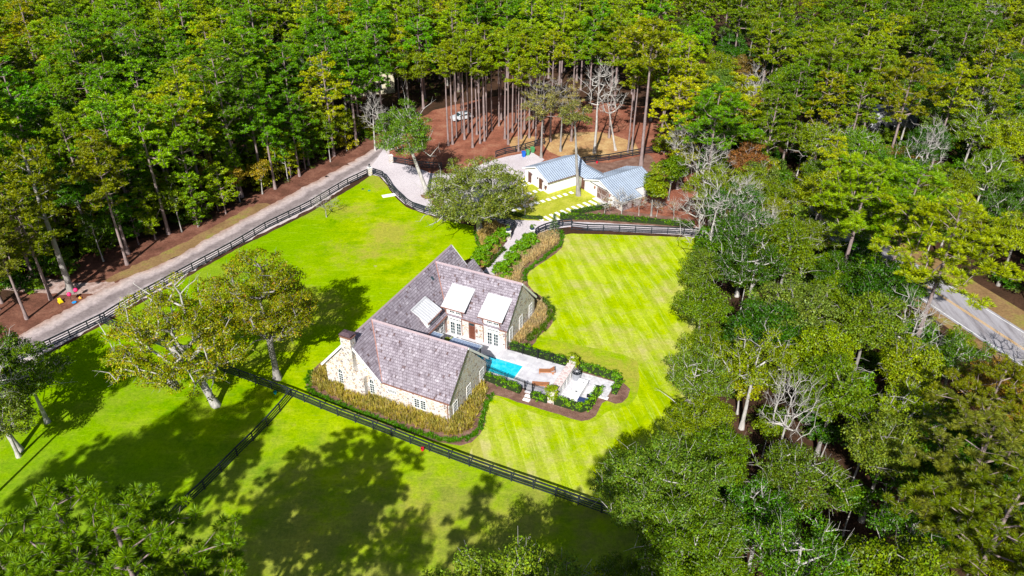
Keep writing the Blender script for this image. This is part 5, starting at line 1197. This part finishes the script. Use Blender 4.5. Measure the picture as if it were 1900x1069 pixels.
for px, py, i, s, t, lab in ((974, 402, 0, 1.15, (.36, .20, .05), 'small rusty crepe myrtle at the driveway edge of the garden lawn'), (1121, 404, 1, 1.05, (.34, .24, .06), 'brown-leaved young tree between the slabs and the hedge'), (1153, 399, 0, 1.25, (.2, .2, .2), 'grey vase-shaped bare crepe myrtle in front of the barn lean-to'),
                            (1185, 400, 1, .95, (.3, .28, .1), 'thin young tree at the barn lean-to corner'), (1218, 402, 0, .85, (.40, .22, .08), 'thin twiggy sapling left in the red mulch'), (1250, 407, 1, .9, (.34, .24, .1), 'thin twiggy sapling right in the red mulch')):
    hero('crepe_myrtle', CM[i], px, py, px*.7, s, t, lab)
MG = proto_broad(318, 9.5, 2.5, 4.3, 70, 110, .13, .75, base_r=.16, k=.016, fork=.15); MG2 = proto_broad(319, 8.5, 2.3, 3.6, 60, 110, .12, .7, base_r=.14, k=.016, fork=.15)
hero('magnolia_tree', MG, 1208, 401, 0, 1, (.17, .23, .03), 'upright yellow-green tree hiding the right end of the barn'); hero('magnolia_tree', MG2, 1240, 372, 1, 1.15, (.10, .17, .02), 'bushy green tree just behind the barn end'); hero('magnolia_tree', MG, 1262, 350, 2, 1.1, (.24, .26, .03), 'yellowing tree between the barn and the woods')
SP = np.random.default_rng(33); Cs = np.array([[math.cos(i*2.4)*(1.0-i/60)*.9, math.sin(i*2.4)*(1.0-i/60)*.9, .3+i*.06] for i in range(58)])
Vv, Q = leaf_cloud(SP, Cs, .22, 34, .06); tr_ = MB(); tr_.tube((0, 0, 0), (0, 0, 3.6), .07, .02); sp_e = empty('spruce_tree', at(1028, 437), 0, 'young blue-green conifer in the pale grass by the mown lawn', 'tree'); tr_.build('trunk', M['greybark'], sp_e); o = link('crown', fast_mesh('crown', Vv, Q, mat=M['leaves']), sp_e); o.color = (.10, .16, .07, 1)
SHR = proto_bush(330, 1.25, 1.75, 40, 80, .095, crad=.36)
for i, (px, py, s) in enumerate(((929.6, 446, 1.12), (913, 461, 1.1), (897, 478, 1.15), (887, 491, 1.05), (982, 455, 1.15), (967, 470, 1.2), (950, 491, 1.15), (933, 510, 1.2))):
    L = i < 4; k = i % 4
    plant('driveway_shrub', SHR, at(px, py), i*1.3, s, (.12, .27, .006), ('first', 'second', 'third', 'last')[k] + ' round green shrub from the planter pillar on the ' + ('left' if L else 'right') + ' of the driveway', 'shrub', 'round shrubs lining the driveway', ('stem', 'foliage'))
HERO_AT += [(*at(x, y)[:2], 2.0) for x, y in ((129, 541), (235, 491), (238, 470), (193, 484))]
# left edge & foreground
P20 = proto_pine(320, 22, 4.2, .5, 26, 8, 40, .7, bark='greybark', base_r=.42)
hero('pine_tree', P20, 133, 543, 0, 1, (.17, .20, .02), 'leaning shaggy pine beside the pink ornaments')
hero('pine_tree', PINE[1], 236, 491, .5, .9, (.19, .22, .02), 'straight pine rooted in the red straw nearest the dirt road'); hero('pine_tree', PINE[3], 238, 471, 2.0, .95, (.20, .22, .02), 'slim pine just behind the roadside pine'); hero('oak_tree', SAPL[1], 192, 485, 1, 1.05, (.08, .15, .02), 'dark green young tree in the red straw by the road')
hero('pine_tree', PINE[2], 95, 556, 1.2, .85, (.15, .19, .02), 'pine left of the yellow toy'); hero('pine_tree', PINE[0], 50, 592, 2.2, .75, (.16, .18, .03), 'shorter pine at the road bend near the left edge'); hero('pine_tree', PINE[4], -20, 600, 2.9, .8, (.15, .19, .02), 'pine leaning in from the left edge above the road')
PL = proto_broad(321, 11.5, 4.8, 4.4, 100, 110, .13, .9, bark='palebark', bare=50, twig=2, base_r=.3)
for px, py, h, rz, s_, t, lab in ((38, 665, 9, 0, .85, (.10, .17, .02), 'grey-green oak crowding the left edge beside the road fence'), (-30, 640, 9, 2, .95, (.08, .14, .02), 'dark oak at the very left edge beside the road bend'), (-15, 740, 8, 4, .75, (.13, .18, .03), 'small oak at the left edge below the road bend')):
    p = at(px, py, h); HERO_AT.append((p.x, p.y, 3)); plant('oak_tree', PL, (p.x, p.y, 0), rz, s_, t, lab, 'tree', None)
hero('oak_tree', proto_broad(322, 13, 4.5, 4.5, 20, 30, .1, .6, bark='palebark', bare=60, twig=3, base_r=.34, lean=(-2.5, 1)), 36, 836, 0, 1, (.28, .17, .09), 'pale trunked brownish tree leaning out at the left edge of the lawn')
BL = proto_pine(323, 30, 5.6, .42, 38, 10, 150, .52, base_r=.4, w=.017, flat=.9)
for k, (px, py, h, s, rz) in enumerate(((110, 985, 27.5, .80, 0), (215, 1012, 27, .78, 1.4), (0, 1035, 26, .95, 2.6), (325, 1075, 22, .7, .7), (140, 1120, 22, .9, 4))):
    p = at(px, py, h-1.5); hz = h/30
    plant('pine_tree', BL, (p.x, p.y, 0), rz, hz, (.13, .24, .005), ('bright tufted pine filling the lower left corner', 'pine reaching right from the lower left corner', 'pine at the very left of the bottom edge', 'shaded low pine right of the lower left pines', 'pine cut by the bottom edge in the left corner')[k], 'tree', 'foreground pines'); HERO_AT.append((p.x, p.y, 2))
BM = proto_broad(324, 15.5, 6.2, 5.2, 170, 230, .092, .9, bark='palebark', bare=16, twig=2, base_r=.4, k=.026)
for k, (px, py, h, s, t) in enumerate(((965, 1040, 18, 1.12, (.17, .25, .04)), (1095, 1078, 13, .78, (.28, .33, .01)), (1222, 890, 12, 1.0, (.11, .18, .03)), (1270, 985, 11.5, .9, (.10, .17, .02)), (1165, 1085, 8, .6, (.11, .18, .02)))):
    p = at(px, py, h)
    plant('oak_tree', BM, (p.x, p.y, 0), k*1.3, s, t, ('grey-green oak crown with bare twig tips at the centre of the bottom edge', 'yellow-green oak cut by the bottom edge right of centre', 'dense round oak jutting into the mown lawn from the right woods', 'oak behind the end of the long fence', 'small oak at the bottom edge near the fence end')[k], 'tree', 'foreground oaks'); HERO_AT.append((p.x, p.y, 4))

# --- trees below the frame whose shadows fall across the front lawn
SHD = [proto_broad(340, 34, 7.5, 8, 130, 130, .17, 1.35, base_r=.5), proto_pine(341, 36, 6.0, .4, 26, 8, 60, .95, w=.06, base_r=.4)]
ct_ = 1/math.tan(SUN_EL)
for k, (px, py, h0, i, s) in enumerate(((872, 965, 0, 1, .42), (740, 1050, 0, 0, .36), (470, 985, 24, 1, .5), (1110, 930, 0, 1, .5), (1160, 985, 0, 0, .45), (1120, 1030, 0, 0, .36),
    (440, 795, 25, 1, .62), (375, 845, 25, 0, .50), (300, 835, 25, 0, .48), (330, 905, 24, 1, .55), (245, 885, 24, 0, .5), (175, 885, 23, 0, .42), (110, 905, 22, 1, .5), (210, 940, 23, 1, .5), (420, 885, 25, 1, .45), (60, 930, 20, 0, .4), (215, 700, 17, 0, .36))):
    g = at(px, py); R_ = (7.5, 6.0)[i]*s; h = h0 or max(20, (g.y+.9*R_-43.0)/(ct_*.98-.745)); zc = (34-8) if i == 0 else 36*.8
    p = Vector((g.x-math.cos(SHADOW_AZ)*ct_*h, g.y-math.sin(SHADOW_AZ)*ct_*h, 0))
    if h0:
        tx, ty, ts = to_px((p.x, p.y, h*1.12))
        if 0 < tx+R_*ts and ty < 1069+R_*ts: p.x -= (tx+R_*ts)/ts*.9
    else:
        while to_px((p.x, p.y+R_*.8, h*.98))[1] < 1085 or to_px((p.x, p.y+1, h*1.26))[1] < 1075: p.y -= .5
    plant('tall_tree', SHD[i], p, k, s, (.1, .15, .03), 'tall slim tree '+('left of' if h0 else 'below')+' the front lawn casting shade', 'tree', 'tall trees '+('left of' if h0 else 'below')+' the front lawn', sz=h/zc)

# --- the woods
clear = {'lawn': [(640,345),(700,310),(760,360),(850,400),(900,415),(960,420),(1040,415),(1285,425),(1285,470),(1275,560),(1285,620),(1270,650),(1275,720),(1300,830),(1150,800),(1140,900),(1100,950),(850,940),(400,1069),(340,960),(0,1000),(0,800),(90,680),(200,610),(440,480),(600,410)],
         'road': [(70,650),(60,610),(240,510),(430,420),(560,345),(650,290),(715,262),(735,285),(700,325),(560,400),(200,610)],
         'straw': [(150,545),(200,440),(330,425),(420,410),(330,470),(150,560)],
         'stable': [(965,345),(972,292),(1060,280),(1110,300),(1195,285),(1205,400),(1010,415),(880,400)],
         'floor': [(850,266),(862,232),(950,222),(1000,228),(1060,246),(1180,252),(1195,300),(1110,300),(1000,285)],
         'drive': [(700,320),(760,300),(960,285),(970,345),(860,400),(760,380)],
         'mulch': [(1235,400),(1245,345),(1290,350),(1300,410)],
         'redroad': [(1735,500),(1800,515),(1895,585),(1895,650),(1850,655),(1795,615),(1735,560)],
         'gap': [(1630,215),(1640,185),(1670,190),(1668,225)], 'gap2': [(668,150),(672,122),(702,122),(705,160)], 'gap3': [(848,222),(850,203),(872,203),(872,222)]}
grid = {}
def put(x, y, d): grid.setdefault((int(x//8), int(y//8)), []).append((x, y, d))
for (px, py, h, s_, i, t, lab) in ((1312, 470, 9, .72, 0, (.12,.18,.03), 'sprawling grey-green tree at the top corner of the mown lawn'), (1305, 560, 8, .75, 1, (.11,.18,.02), 'dark rounded tree over the upper right edge of the mown lawn'), (1325, 625, 8, .7, 2, (.13,.19,.025), 'mid green tree leaning over the mown lawn edge beside a deep shadow'),
        (1290, 690, 9, .8, 3, (.12,.19,.03), 'tree whose crown bulges farthest over the mown lawn'), (1310, 765, 9, .72, 4, (.15,.21,.02), 'yellow-green tree over the lower right edge of the mown lawn'), (1345, 830, 9, .8, 0, (.10,.17,.02), 'dark tree just above the dense round oak')):
    p = at(px, py, h); put(p.x, p.y, 5); plant('oak_tree', (OAK[i] if i != 3 else PALE[0]), (p.x, p.y, 0), px*.37, s_, t, lab, 'tree', None)
def ok(x, y, hc, R, tol=.55, skip=()):
    """a crown at height hc, radius R must leave the open parts of the property in view"""
    cx, cy, s = to_px((x, y, hc)); r = R*s
    if cx < -r*1.2-40 or cx > 1900+r*1.2+40 or cy > 1069+r+150: return False
    for k, pl in clear.items():
        if k in skip: continue
        if pdist(cx, cy, pl) < r*tol: return False
    return True
def to_base(x, y): return to_px((x, y, 0))[:2]
def roadw(x, y):
    q = Vector((x, y, 0))-rc; return abs(q.dot(rn)) < (6.8 if -12 < q.dot(rd) < 14 else 4.0) and q.dot(rd) < 30
grid = grid if 'grid' in globals() else {}
def free(x, y, d):
    gx, gy = int(x//8), int(y//8)
    for i in range(gx-1, gx+2):
        for j in range(gy-1, gy+2):
            for (a, b, e_) in grid.get((i, j), ()):
                if (a-x)**2+(b-y)**2 < ((d+e_)/2)**2: return False
    return True
for a in HERO_AT: put(a[0], a[1], a[2]*2)
LEFT = [(-900,1400),(-900,800),(-200,690),(60,560),(180,480),(240,475),(330,440),(420,398),(520,347),(620,296),(690,262),(740,225),(820,180),(900,160),(1000,170),(900,-600),(-2500,-600)]
MID = [(740,225),(850,190),(960,172),(1060,180),(1200,215),(1230,285),(1280,300),(1300,-600),(800,-600)]
RIGHT = [(1230,285),(1300,330),(1310,445),(1300,520),(1310,640),(1315,720),(1345,860),(1290,930),(1290,1010),(1250,1100),(1250,1500),(4000,1500),(4000,-600),(1250,-600)]
rr = random.Random(11); counts = {}
def where(x, y, hc):
    cx, cy, _ = to_px((x, y, hc)); c, r_w = max(0, min(9, int(cx/190))), max(0, min(8, int(cy/119)))
    col = ('far left', 'left', 'inner left', 'left middle', 'centre left', 'centre right', 'right middle', 'inner right', 'right', 'far right')[c]
    row = ('top edge', 'near top', 'upper part', 'upper middle', 'mid height', 'lower middle', 'lower part', 'near bottom', 'bottom edge')[r_w]
    return col+', '+row
def zone(x, y):
    cx, cy, _ = to_px((x, y, 12))
    if cx < 760: return 'beyond the dirt road'
    if cx < 1230: return 'behind the stable'
    return 'right of the lawn' if cy > 330 else 'in woods behind the barn'
def cname(t):
    if t[0] > .22: return 'yellow-green'
    if t[0] > t[1]*.95: return 'olive brown'
    if t[1] > .20: return 'bright green'
    return 'dark green' if t[1] < .13 else 'mid green'
def grow(kind, protos, x, y, s, tint, hc, sz=None):
    names = {'pine_tree': 'pine', 'oak_tree': 'leafy tree', 'bare_tree': 'bare pale tree', 'understory_shrub': 'bushy shrub', 'young_tree': 'slender tree', 'young_pine_tree': 'young pine', 'pale_limbed_oak': 'pale-limbed tree'}
    nm = names[kind]; z = zone(x, y); lab = ('' if kind == 'bare_tree' else cname(tint)+' ')+nm+' '+z+', '+where(x, y, hc)
    p = protos[rr.randrange(len(protos))]
    e_ = plant(kind, p, (x, y, 0), rr.uniform(0, 6.28), s, tint, lab, 'shrub' if 'shrub' in kind else 'tree', nm+' '+z, ('stem', 'foliage') if 'shrub' in kind else ('trunk', 'crown'), sz)
    counts[kind] = counts.get(kind, 0)+1; return e_
def jt(t, a=.18): k = rr.uniform(1-a, 1+a); return (t[0]*k*rr.uniform(.85, 1.18), t[1]*k, t[2]*k*rr.uniform(.8, 1.4))
# pine trunks of the open stand, where the photo shows them
for (px, py) in ((832,270),(840,268),(862,259),(877,274),(891,266),(899,262),(904,253),(926,234),(937,258),(943,268),(962,281),(967,258),(982,256),(994,267),(1021,263),(912,243),(951,246),(885,250),(870,246),(1008,247),(973,240),(848,255),(930,222),(990,238),(1165,283),(1172,281),(1130,256),(1060,262),(857,247),(898,240),(1000,226),(957,228)):
    p = at(px, py); t = jt((.20, .28, .005), .1); s = rr.uniform(.84, 1.04); put(p.x, p.y, 1.5)
    plant('pine_tree', THIN[rr.randrange(3)], p, rr.uniform(0, 6), s, t, 'slender bare-trunked pine in the open stand, '+('left of the bins' if px < 970 else 'right of the bins'), 'tree', 'slender pines of the open stand '+('left' if px < 970 else 'right')); counts['pine_tree'] = counts.get('pine_tree', 0)+1
DOMEP = [proto_pine(326+i, 21, R, .5, 36, 9, 90, .62, base_r=.3, w=.026, flat=.85) for i, R in enumerate((6.0, 5.2))]
NEARP = proto_pine(325, 22, 5.0, .5, 34, 9, 130, .50, base_r=.3, w=.018, flat=.9)
# named big pines of the right woods: crown position in the photo, height
for (px, py, h, s, t, lab) in ((1545,95,19,1.15,(.16,.24,.008),'big rounded olive pine crown high in the right woods'), (1330,205,16,1.0,(.12,.26,.02),'blue-green pine with forked orange trunk behind the mulch'), (1262,175,16,.85,(.40,.42,.005),'bright yellow-green pine right of the lone tall pine'),
        (1605,350,17,1.15,(.20,.32,.004),'big bright pine over the middle of the right woods'), (1695,365,17,1.1,(.15,.29,.006),'bright pine right of the big bright pine'), (1770,430,17.5,1.05,(.26,.33,.004),'leaning yellow-green pine over the paved road'), (1600,298,13,.7,(.13,.25,.015),'small vivid green pine crown in the right woods'), (1548,285,13,.55,(.33,.38,.02),'small lime green pine among the right woods'),
        (1830,830,15,1.1,(.14,.16,.03),'brownish pine at the lower right edge'), (1870,950,15,1.1,(.12,.16,.02),'pine near the lower right corner'), (1850,720,14,.8,(.16,.18,.02),'pine beside the road at the right edge'), (1690,150,17,1.0,(.2,.22,.02),'golden-topped pine right of the dark-roofed house')):
    p = at(px, py, h); sz = (h+2.5)/20; put(p.x, p.y, 5); near_ = py > 700; plant('pine_tree', NEARP if near_ else DOMEP[px % 2] if s > .9 else PINE[rr.randrange(6)], (p.x, p.y, 0), rr.uniform(0, 6), s, t, lab, 'tree', 'tall pines of the right woods', sz=sz*(20/22 if near_ else 1)); counts['pine_tree'] = counts.get('pine_tree', 0)+1
for (px, py, h, s, lab) in ((1402,165,11,.9,'white leafless tree in the upper right woods'), (1578,210,11,1.0,'large fan-shaped white bare tree left of the dark-roofed house'), (1318,300,9,1.0,'pale bare tree over the end of the mulch'), (1822,190,11,.8,'grey bare tree near the upper right'), (1840,30,12,1.0,'bare tree with reddish twigs in the top right corner'),
        (1728,270,10,.7,'tangled bare tree below the dark-roofed house'), (1420,400,10,1.1,'pale bare-limbed tree at the near edge of the right woods'), (1325,395,10,1.15,'grey bare-limbed tree beside the mown lawn corner'), (1470,740,10,.62,'white branching bare tree in the lower right woods'), (1700,600,9,.9,'bare pale tree beside the paved road'), (1380,340,10,1.0,'silvery bare tree right of the mulch'), (1270,240,11,.8,'half bare tree right of the lone pine'), (590,140,12,.9,'grey bare tree among the left pines'), (235,90,12,.7,'bare grey tree deep in the left woods'), (690,215,7,.7,'bare young tree by the bend of the dirt road')):
    p = at(px, py, h); put(p.x, p.y, 3); plant('bare_tree', BARE[rr.randrange(3)], (p.x, p.y, 0), rr.uniform(0, 6), s*1.0, GRY, lab, 'tree', None, sz=(h+3.5)/13)

CAND = []; SUNNY = [(1750,515),(1790,515),(1880,590),(1880,635),(1850,645),(1800,600)]
def forest(poly, n, kinds, yr, seed, clearance=.55, spfac=1.0, own=False):
    global grid
    r = random.Random(seed); keep = grid
    if own: grid = {}
    for _ in range(n):
        y = yr[0]+(yr[1]-yr[0])*r.random()**1.0; hw = .56*y+30; x = r.uniform(-hw, hw); b = to_base(x, y)
        if not pip(b[0], b[1], poly) or roadw(x, y): continue
        k = r.choices(range(len(kinds)), [q[1](x, y) for q in kinds])[0]; kind, _, protos, R, H, sp, tints, szr = kinds[k]
        s = r.uniform(*szr); hc = H*s*.8
        if not free(x, y, sp*spfac): continue
        if not ok(x, y, hc, R*s, clearance): continue
        if H*s > 6 and kind != 'bare_tree':
            bad = False
            for hh in (H*s*.95, H*s*.75, H*s*.55):
                qx, qy, _ = to_px((x+math.cos(SHADOW_AZ)*ct_*hh, y+math.sin(SHADOW_AZ)*ct_*hh, 0)); bad = bad or pdist(qx, qy, SUNNY) < 26
            if bad: continue
        put(x, y, sp*spfac); CAND.append((kind, protos, x, y, s, jt(tints[r.randrange(len(tints))]), hc))
    grid = keep
PT = [(.17, .33, .002), (.25, .38, .002), (.11, .27, .004), (.33, .38, .003), (.08, .20, .006), (.19, .30, .004), (.22, .36, .002), (.13, .31, .004)]
PR = [(.12, .22, .006), (.18, .28, .006), (.09, .18, .01), (.24, .30, .006)]
OT = [(.08, .17, .006), (.13, .23, .01), (.20, .28, .01), (.06, .14, .01), (.24, .27, .02)]
OR = [(.065, .155, .01), (.115, .20, .016), (.165, .24, .02), (.045, .12, .01), (.21, .27, .01), (.11, .17, .03)]
far = lambda x, y: x > 20 and y > 118
forest(LEFT, 9000, [('pine_tree', lambda x, y: 5, PINE, 3.8, 20, 4.6, PT, (.70, 1.16)), ('oak_tree', lambda x, y: 1.3, OAK, 4.6, 14, 5.0, OT, (.8, 1.15)), ('oak_tree', lambda x, y: .12, OAK, 4.6, 14, 5.0, [(.24, .08, .03), (.26, .14, .03)], (.8, 1.1))], (78, 204), 1)
forest(MID, 5000, [('pine_tree', lambda x, y: 6, PINE+THIN, 3.4, 20, 4.3, PT, (.85, 1.05)), ('oak_tree', lambda x, y: 1.2, OAK, 4.6, 14, 6.0, OT, (.75, 1.0))], (130, 204), 2)
forest(RIGHT, 12000, [('pine_tree', lambda x, y: 2.2 if far(x, y) else .06, PINE, 3.8, 20, 4.9, PR, (.8, 1.05)), ('oak_tree', lambda x, y: 2.2, OAK, 4.6, 14, 5.4, OR, (.72, 1.02)), ('pale_limbed_oak', lambda x, y: 1.6 if far(x, y) else 3.0, PALE, 4.8, 14.5, 5.5, OR, (.75, 1.0)),
      ('bare_tree', lambda x, y: .26 if far(x, y) else .12, BARE, 3.8, 13, 6.0, [GRY], (.75, 1.0)), ('oak_tree', lambda x, y: .5 if far(x, y) else .12, OAK, 4.6, 14, 6.0, [(.24, .13, .05), (.26, .17, .04)], (.65, .85))], (38, 204), 3)
# slender young trees along the road edge of the left woods and in gaps
EDGE = [(60,560),(180,478),(300,450),(420,397),(520,349),(620,299),(690,264),(735,232),(700,215),(600,255),(500,300),(400,345),(290,395),(160,430),(40,500)]
forest(EDGE, 5000, [('young_tree', lambda x, y: 3, SAPL, 2.0, 8, 2.7, [(.16, .24, .02), (.25, .29, .02), (.30, .24, .05), (.11, .20, .02)], (.75, 1.2)), ('understory_shrub', lambda x, y: 2, BUSH, 1.9, 2.6, 2.3, OT, (.6, 1.2)), ('young_pine_tree', lambda x, y: 1.2, YPINE, 2.4, 10, 3.6, PT, (.7, 1.1))], (85, 150), 4, .30, 1.0, True)
forest(LEFT, 6000, [('understory_shrub', lambda x, y: 1, BUSH, 1.9, 2.8, 3.6, OT, (.8, 1.5)), ('young_pine_tree', lambda x, y: .8, YPINE, 2.4, 10, 4.0, PT, (.8, 1.2))], (80, 150), 5, .3, 1.0, True)
forest(RIGHT, 7000, [('understory_shrub', lambda x, y: 1, BUSH, 1.9, 2.8, 3.6, OR, (.8, 1.5)), ('young_tree', lambda x, y: .8, SAPL, 2.0, 8, 3.8, OR, (.8, 1.3))], (42, 150), 6, .3, 1.0, True)
by = {}
for c in CAND: by.setdefault(c[0], []).append(c)
REST = {}
for kind, L in by.items():
    L.sort(key=lambda c: c[3]); lim = 297-counts.get(kind, 0)
    for c in L[:lim]: grow(*c)
    REST[kind] = L[lim:]
    print('kind', kind, len(L), 'rest', len(REST[kind]))
LITE = [proto_pine(s, 20, 4.2, .5, 22, 6, 22, .8, w=.10) for s in (401, 402)]
if REST.get('pine_tree'):
    Vs, Qs, Vt, Qt = [], [], [], []; o1 = o2 = 0
    def arr(me):
        v = np.empty(len(me.vertices)*3, np.float32); me.vertices.foreach_get('co', v); q = np.empty(len(me.loops), np.int32); me.loops.foreach_get('vertex_index', q); return v.reshape(-1, 3), q.reshape(-1, 4)
    A_ = [(arr(p[0]), arr(p[1])) for p in LITE]
    for c in REST['pine_tree']:
        (tv, tq), (cv, cq) = A_[rr.randrange(2)]; a = rr.uniform(0, 6.28); Rm = np.array([[math.cos(a), -math.sin(a), 0], [math.sin(a), math.cos(a), 0], [0, 0, 1]])*c[4]; off = np.array([c[2], c[3], 0])
        Vs.append(cv@Rm.T+off); Qs.append(cq+o1); o1 += len(cv); Vt.append(tv@Rm.T+off); Qt.append(tq+o2); o2 += len(tv)
    e_ = empty('distant_pines', (0, 0, 0), 0, 'farthest pines closing the woods along the top of the view', 'woods'); e_['kind'] = 'stuff'
    o = link('trunks', fast_mesh('trunks', np.concatenate(Vt), np.concatenate(Qt), mat=M['pinebark']), e_); o['kind'] = 'stuff'
    o = link('crowns', fast_mesh('crowns', np.concatenate(Vs), np.concatenate(Qs), mat=M['needles']), e_); o['kind'] = 'stuff'; o.color = (.15, .23, .005, 1)
# low undergrowth and distant woods that nobody could count
def undergrowth(poly, n, yr, seed, tint, label):
    r = np.random.default_rng(seed); rp = random.Random(seed); C = []
    while len(C) < n:
        y = yr[0]+(yr[1]-yr[0])*rp.random(); hw = .56*y+30; x = rp.uniform(-hw, hw); b = to_base(x, y)
        if not pip(b[0], b[1], poly) or roadw(x, y) or any(pdist(b[0], b[1], q) < 4 for q in clear.values()): continue
        C.append((x, y, rp.uniform(.1, .8)))
    Vv, Q = leaf_cloud(r, np.array(C), .75, 26, .15); o = link('undergrowth', fast_mesh('undergrowth', Vv, Q, mat=M['leaves'])); o.color = (*tint, 1); tag(o, label, 'undergrowth', None, 'stuff')
undergrowth(LEFT, 1300, (100, 200), 8, (.075, .11, .02), 'low dark green undergrowth on the floor of the left woods')
undergrowth(RIGHT, 1100, (60, 200), 9, (.08, .105, .025), 'low green undergrowth on the floor of the right woods')
# distant treetops beyond the countable trees
r9 = np.random.default_rng(90); n9 = 1500; yy = r9.uniform(198, 300, n9); xx = r9.uniform(-1, 1, n9)*(.57*yy+30); zz = 7+9*r9.random(n9); C9 = np.repeat(np.stack([xx, yy, zz], 1), 7, axis=0)+r9.normal(0, 2.0, (n9*7, 3))
Vv, Q = leaf_cloud(r9, C9, 1.4, 14, .40); o = link('distant_woods', fast_mesh('distant_woods', Vv, Q, mat=M['leaves'])); o.color = (.10, .15, .02, 1); tag(o, 'far green woods closing the top of the view', 'woods', None, 'stuff')
# where several things still share a label, say which one by its order from the left
ORD = ['first','second','third','fourth','fifth','sixth','seventh','eighth','ninth','tenth','eleventh','twelfth','thirteenth','fourteenth','fifteenth','sixteenth','seventeenth','eighteenth','nineteenth','twentieth']+['twenty-'+x for x in ('first','second','third','fourth','fifth','sixth','seventh','eighth','ninth')]+['thirtieth']
same = {}
for o in SC.objects:
    if o.parent is None and o.get('label'): same.setdefault(o['label'], []).append(o)
for lab, L in same.items():
    if len(L) < 2 or len(lab.split()) > 13: continue
    L.sort(key=lambda o: to_px((o.location.x, o.location.y, o.location.z+(12*o.scale.z if o.get('category') == 'tree' else 0)))[0])
    for i, o in enumerate(L):
        o['label'] = lab+', '+('leftmost' if i == 0 else 'rightmost' if i == len(L)-1 else ORD[i]+' from left' if i < len(ORD) else 'farther right')
print('TREES', counts)
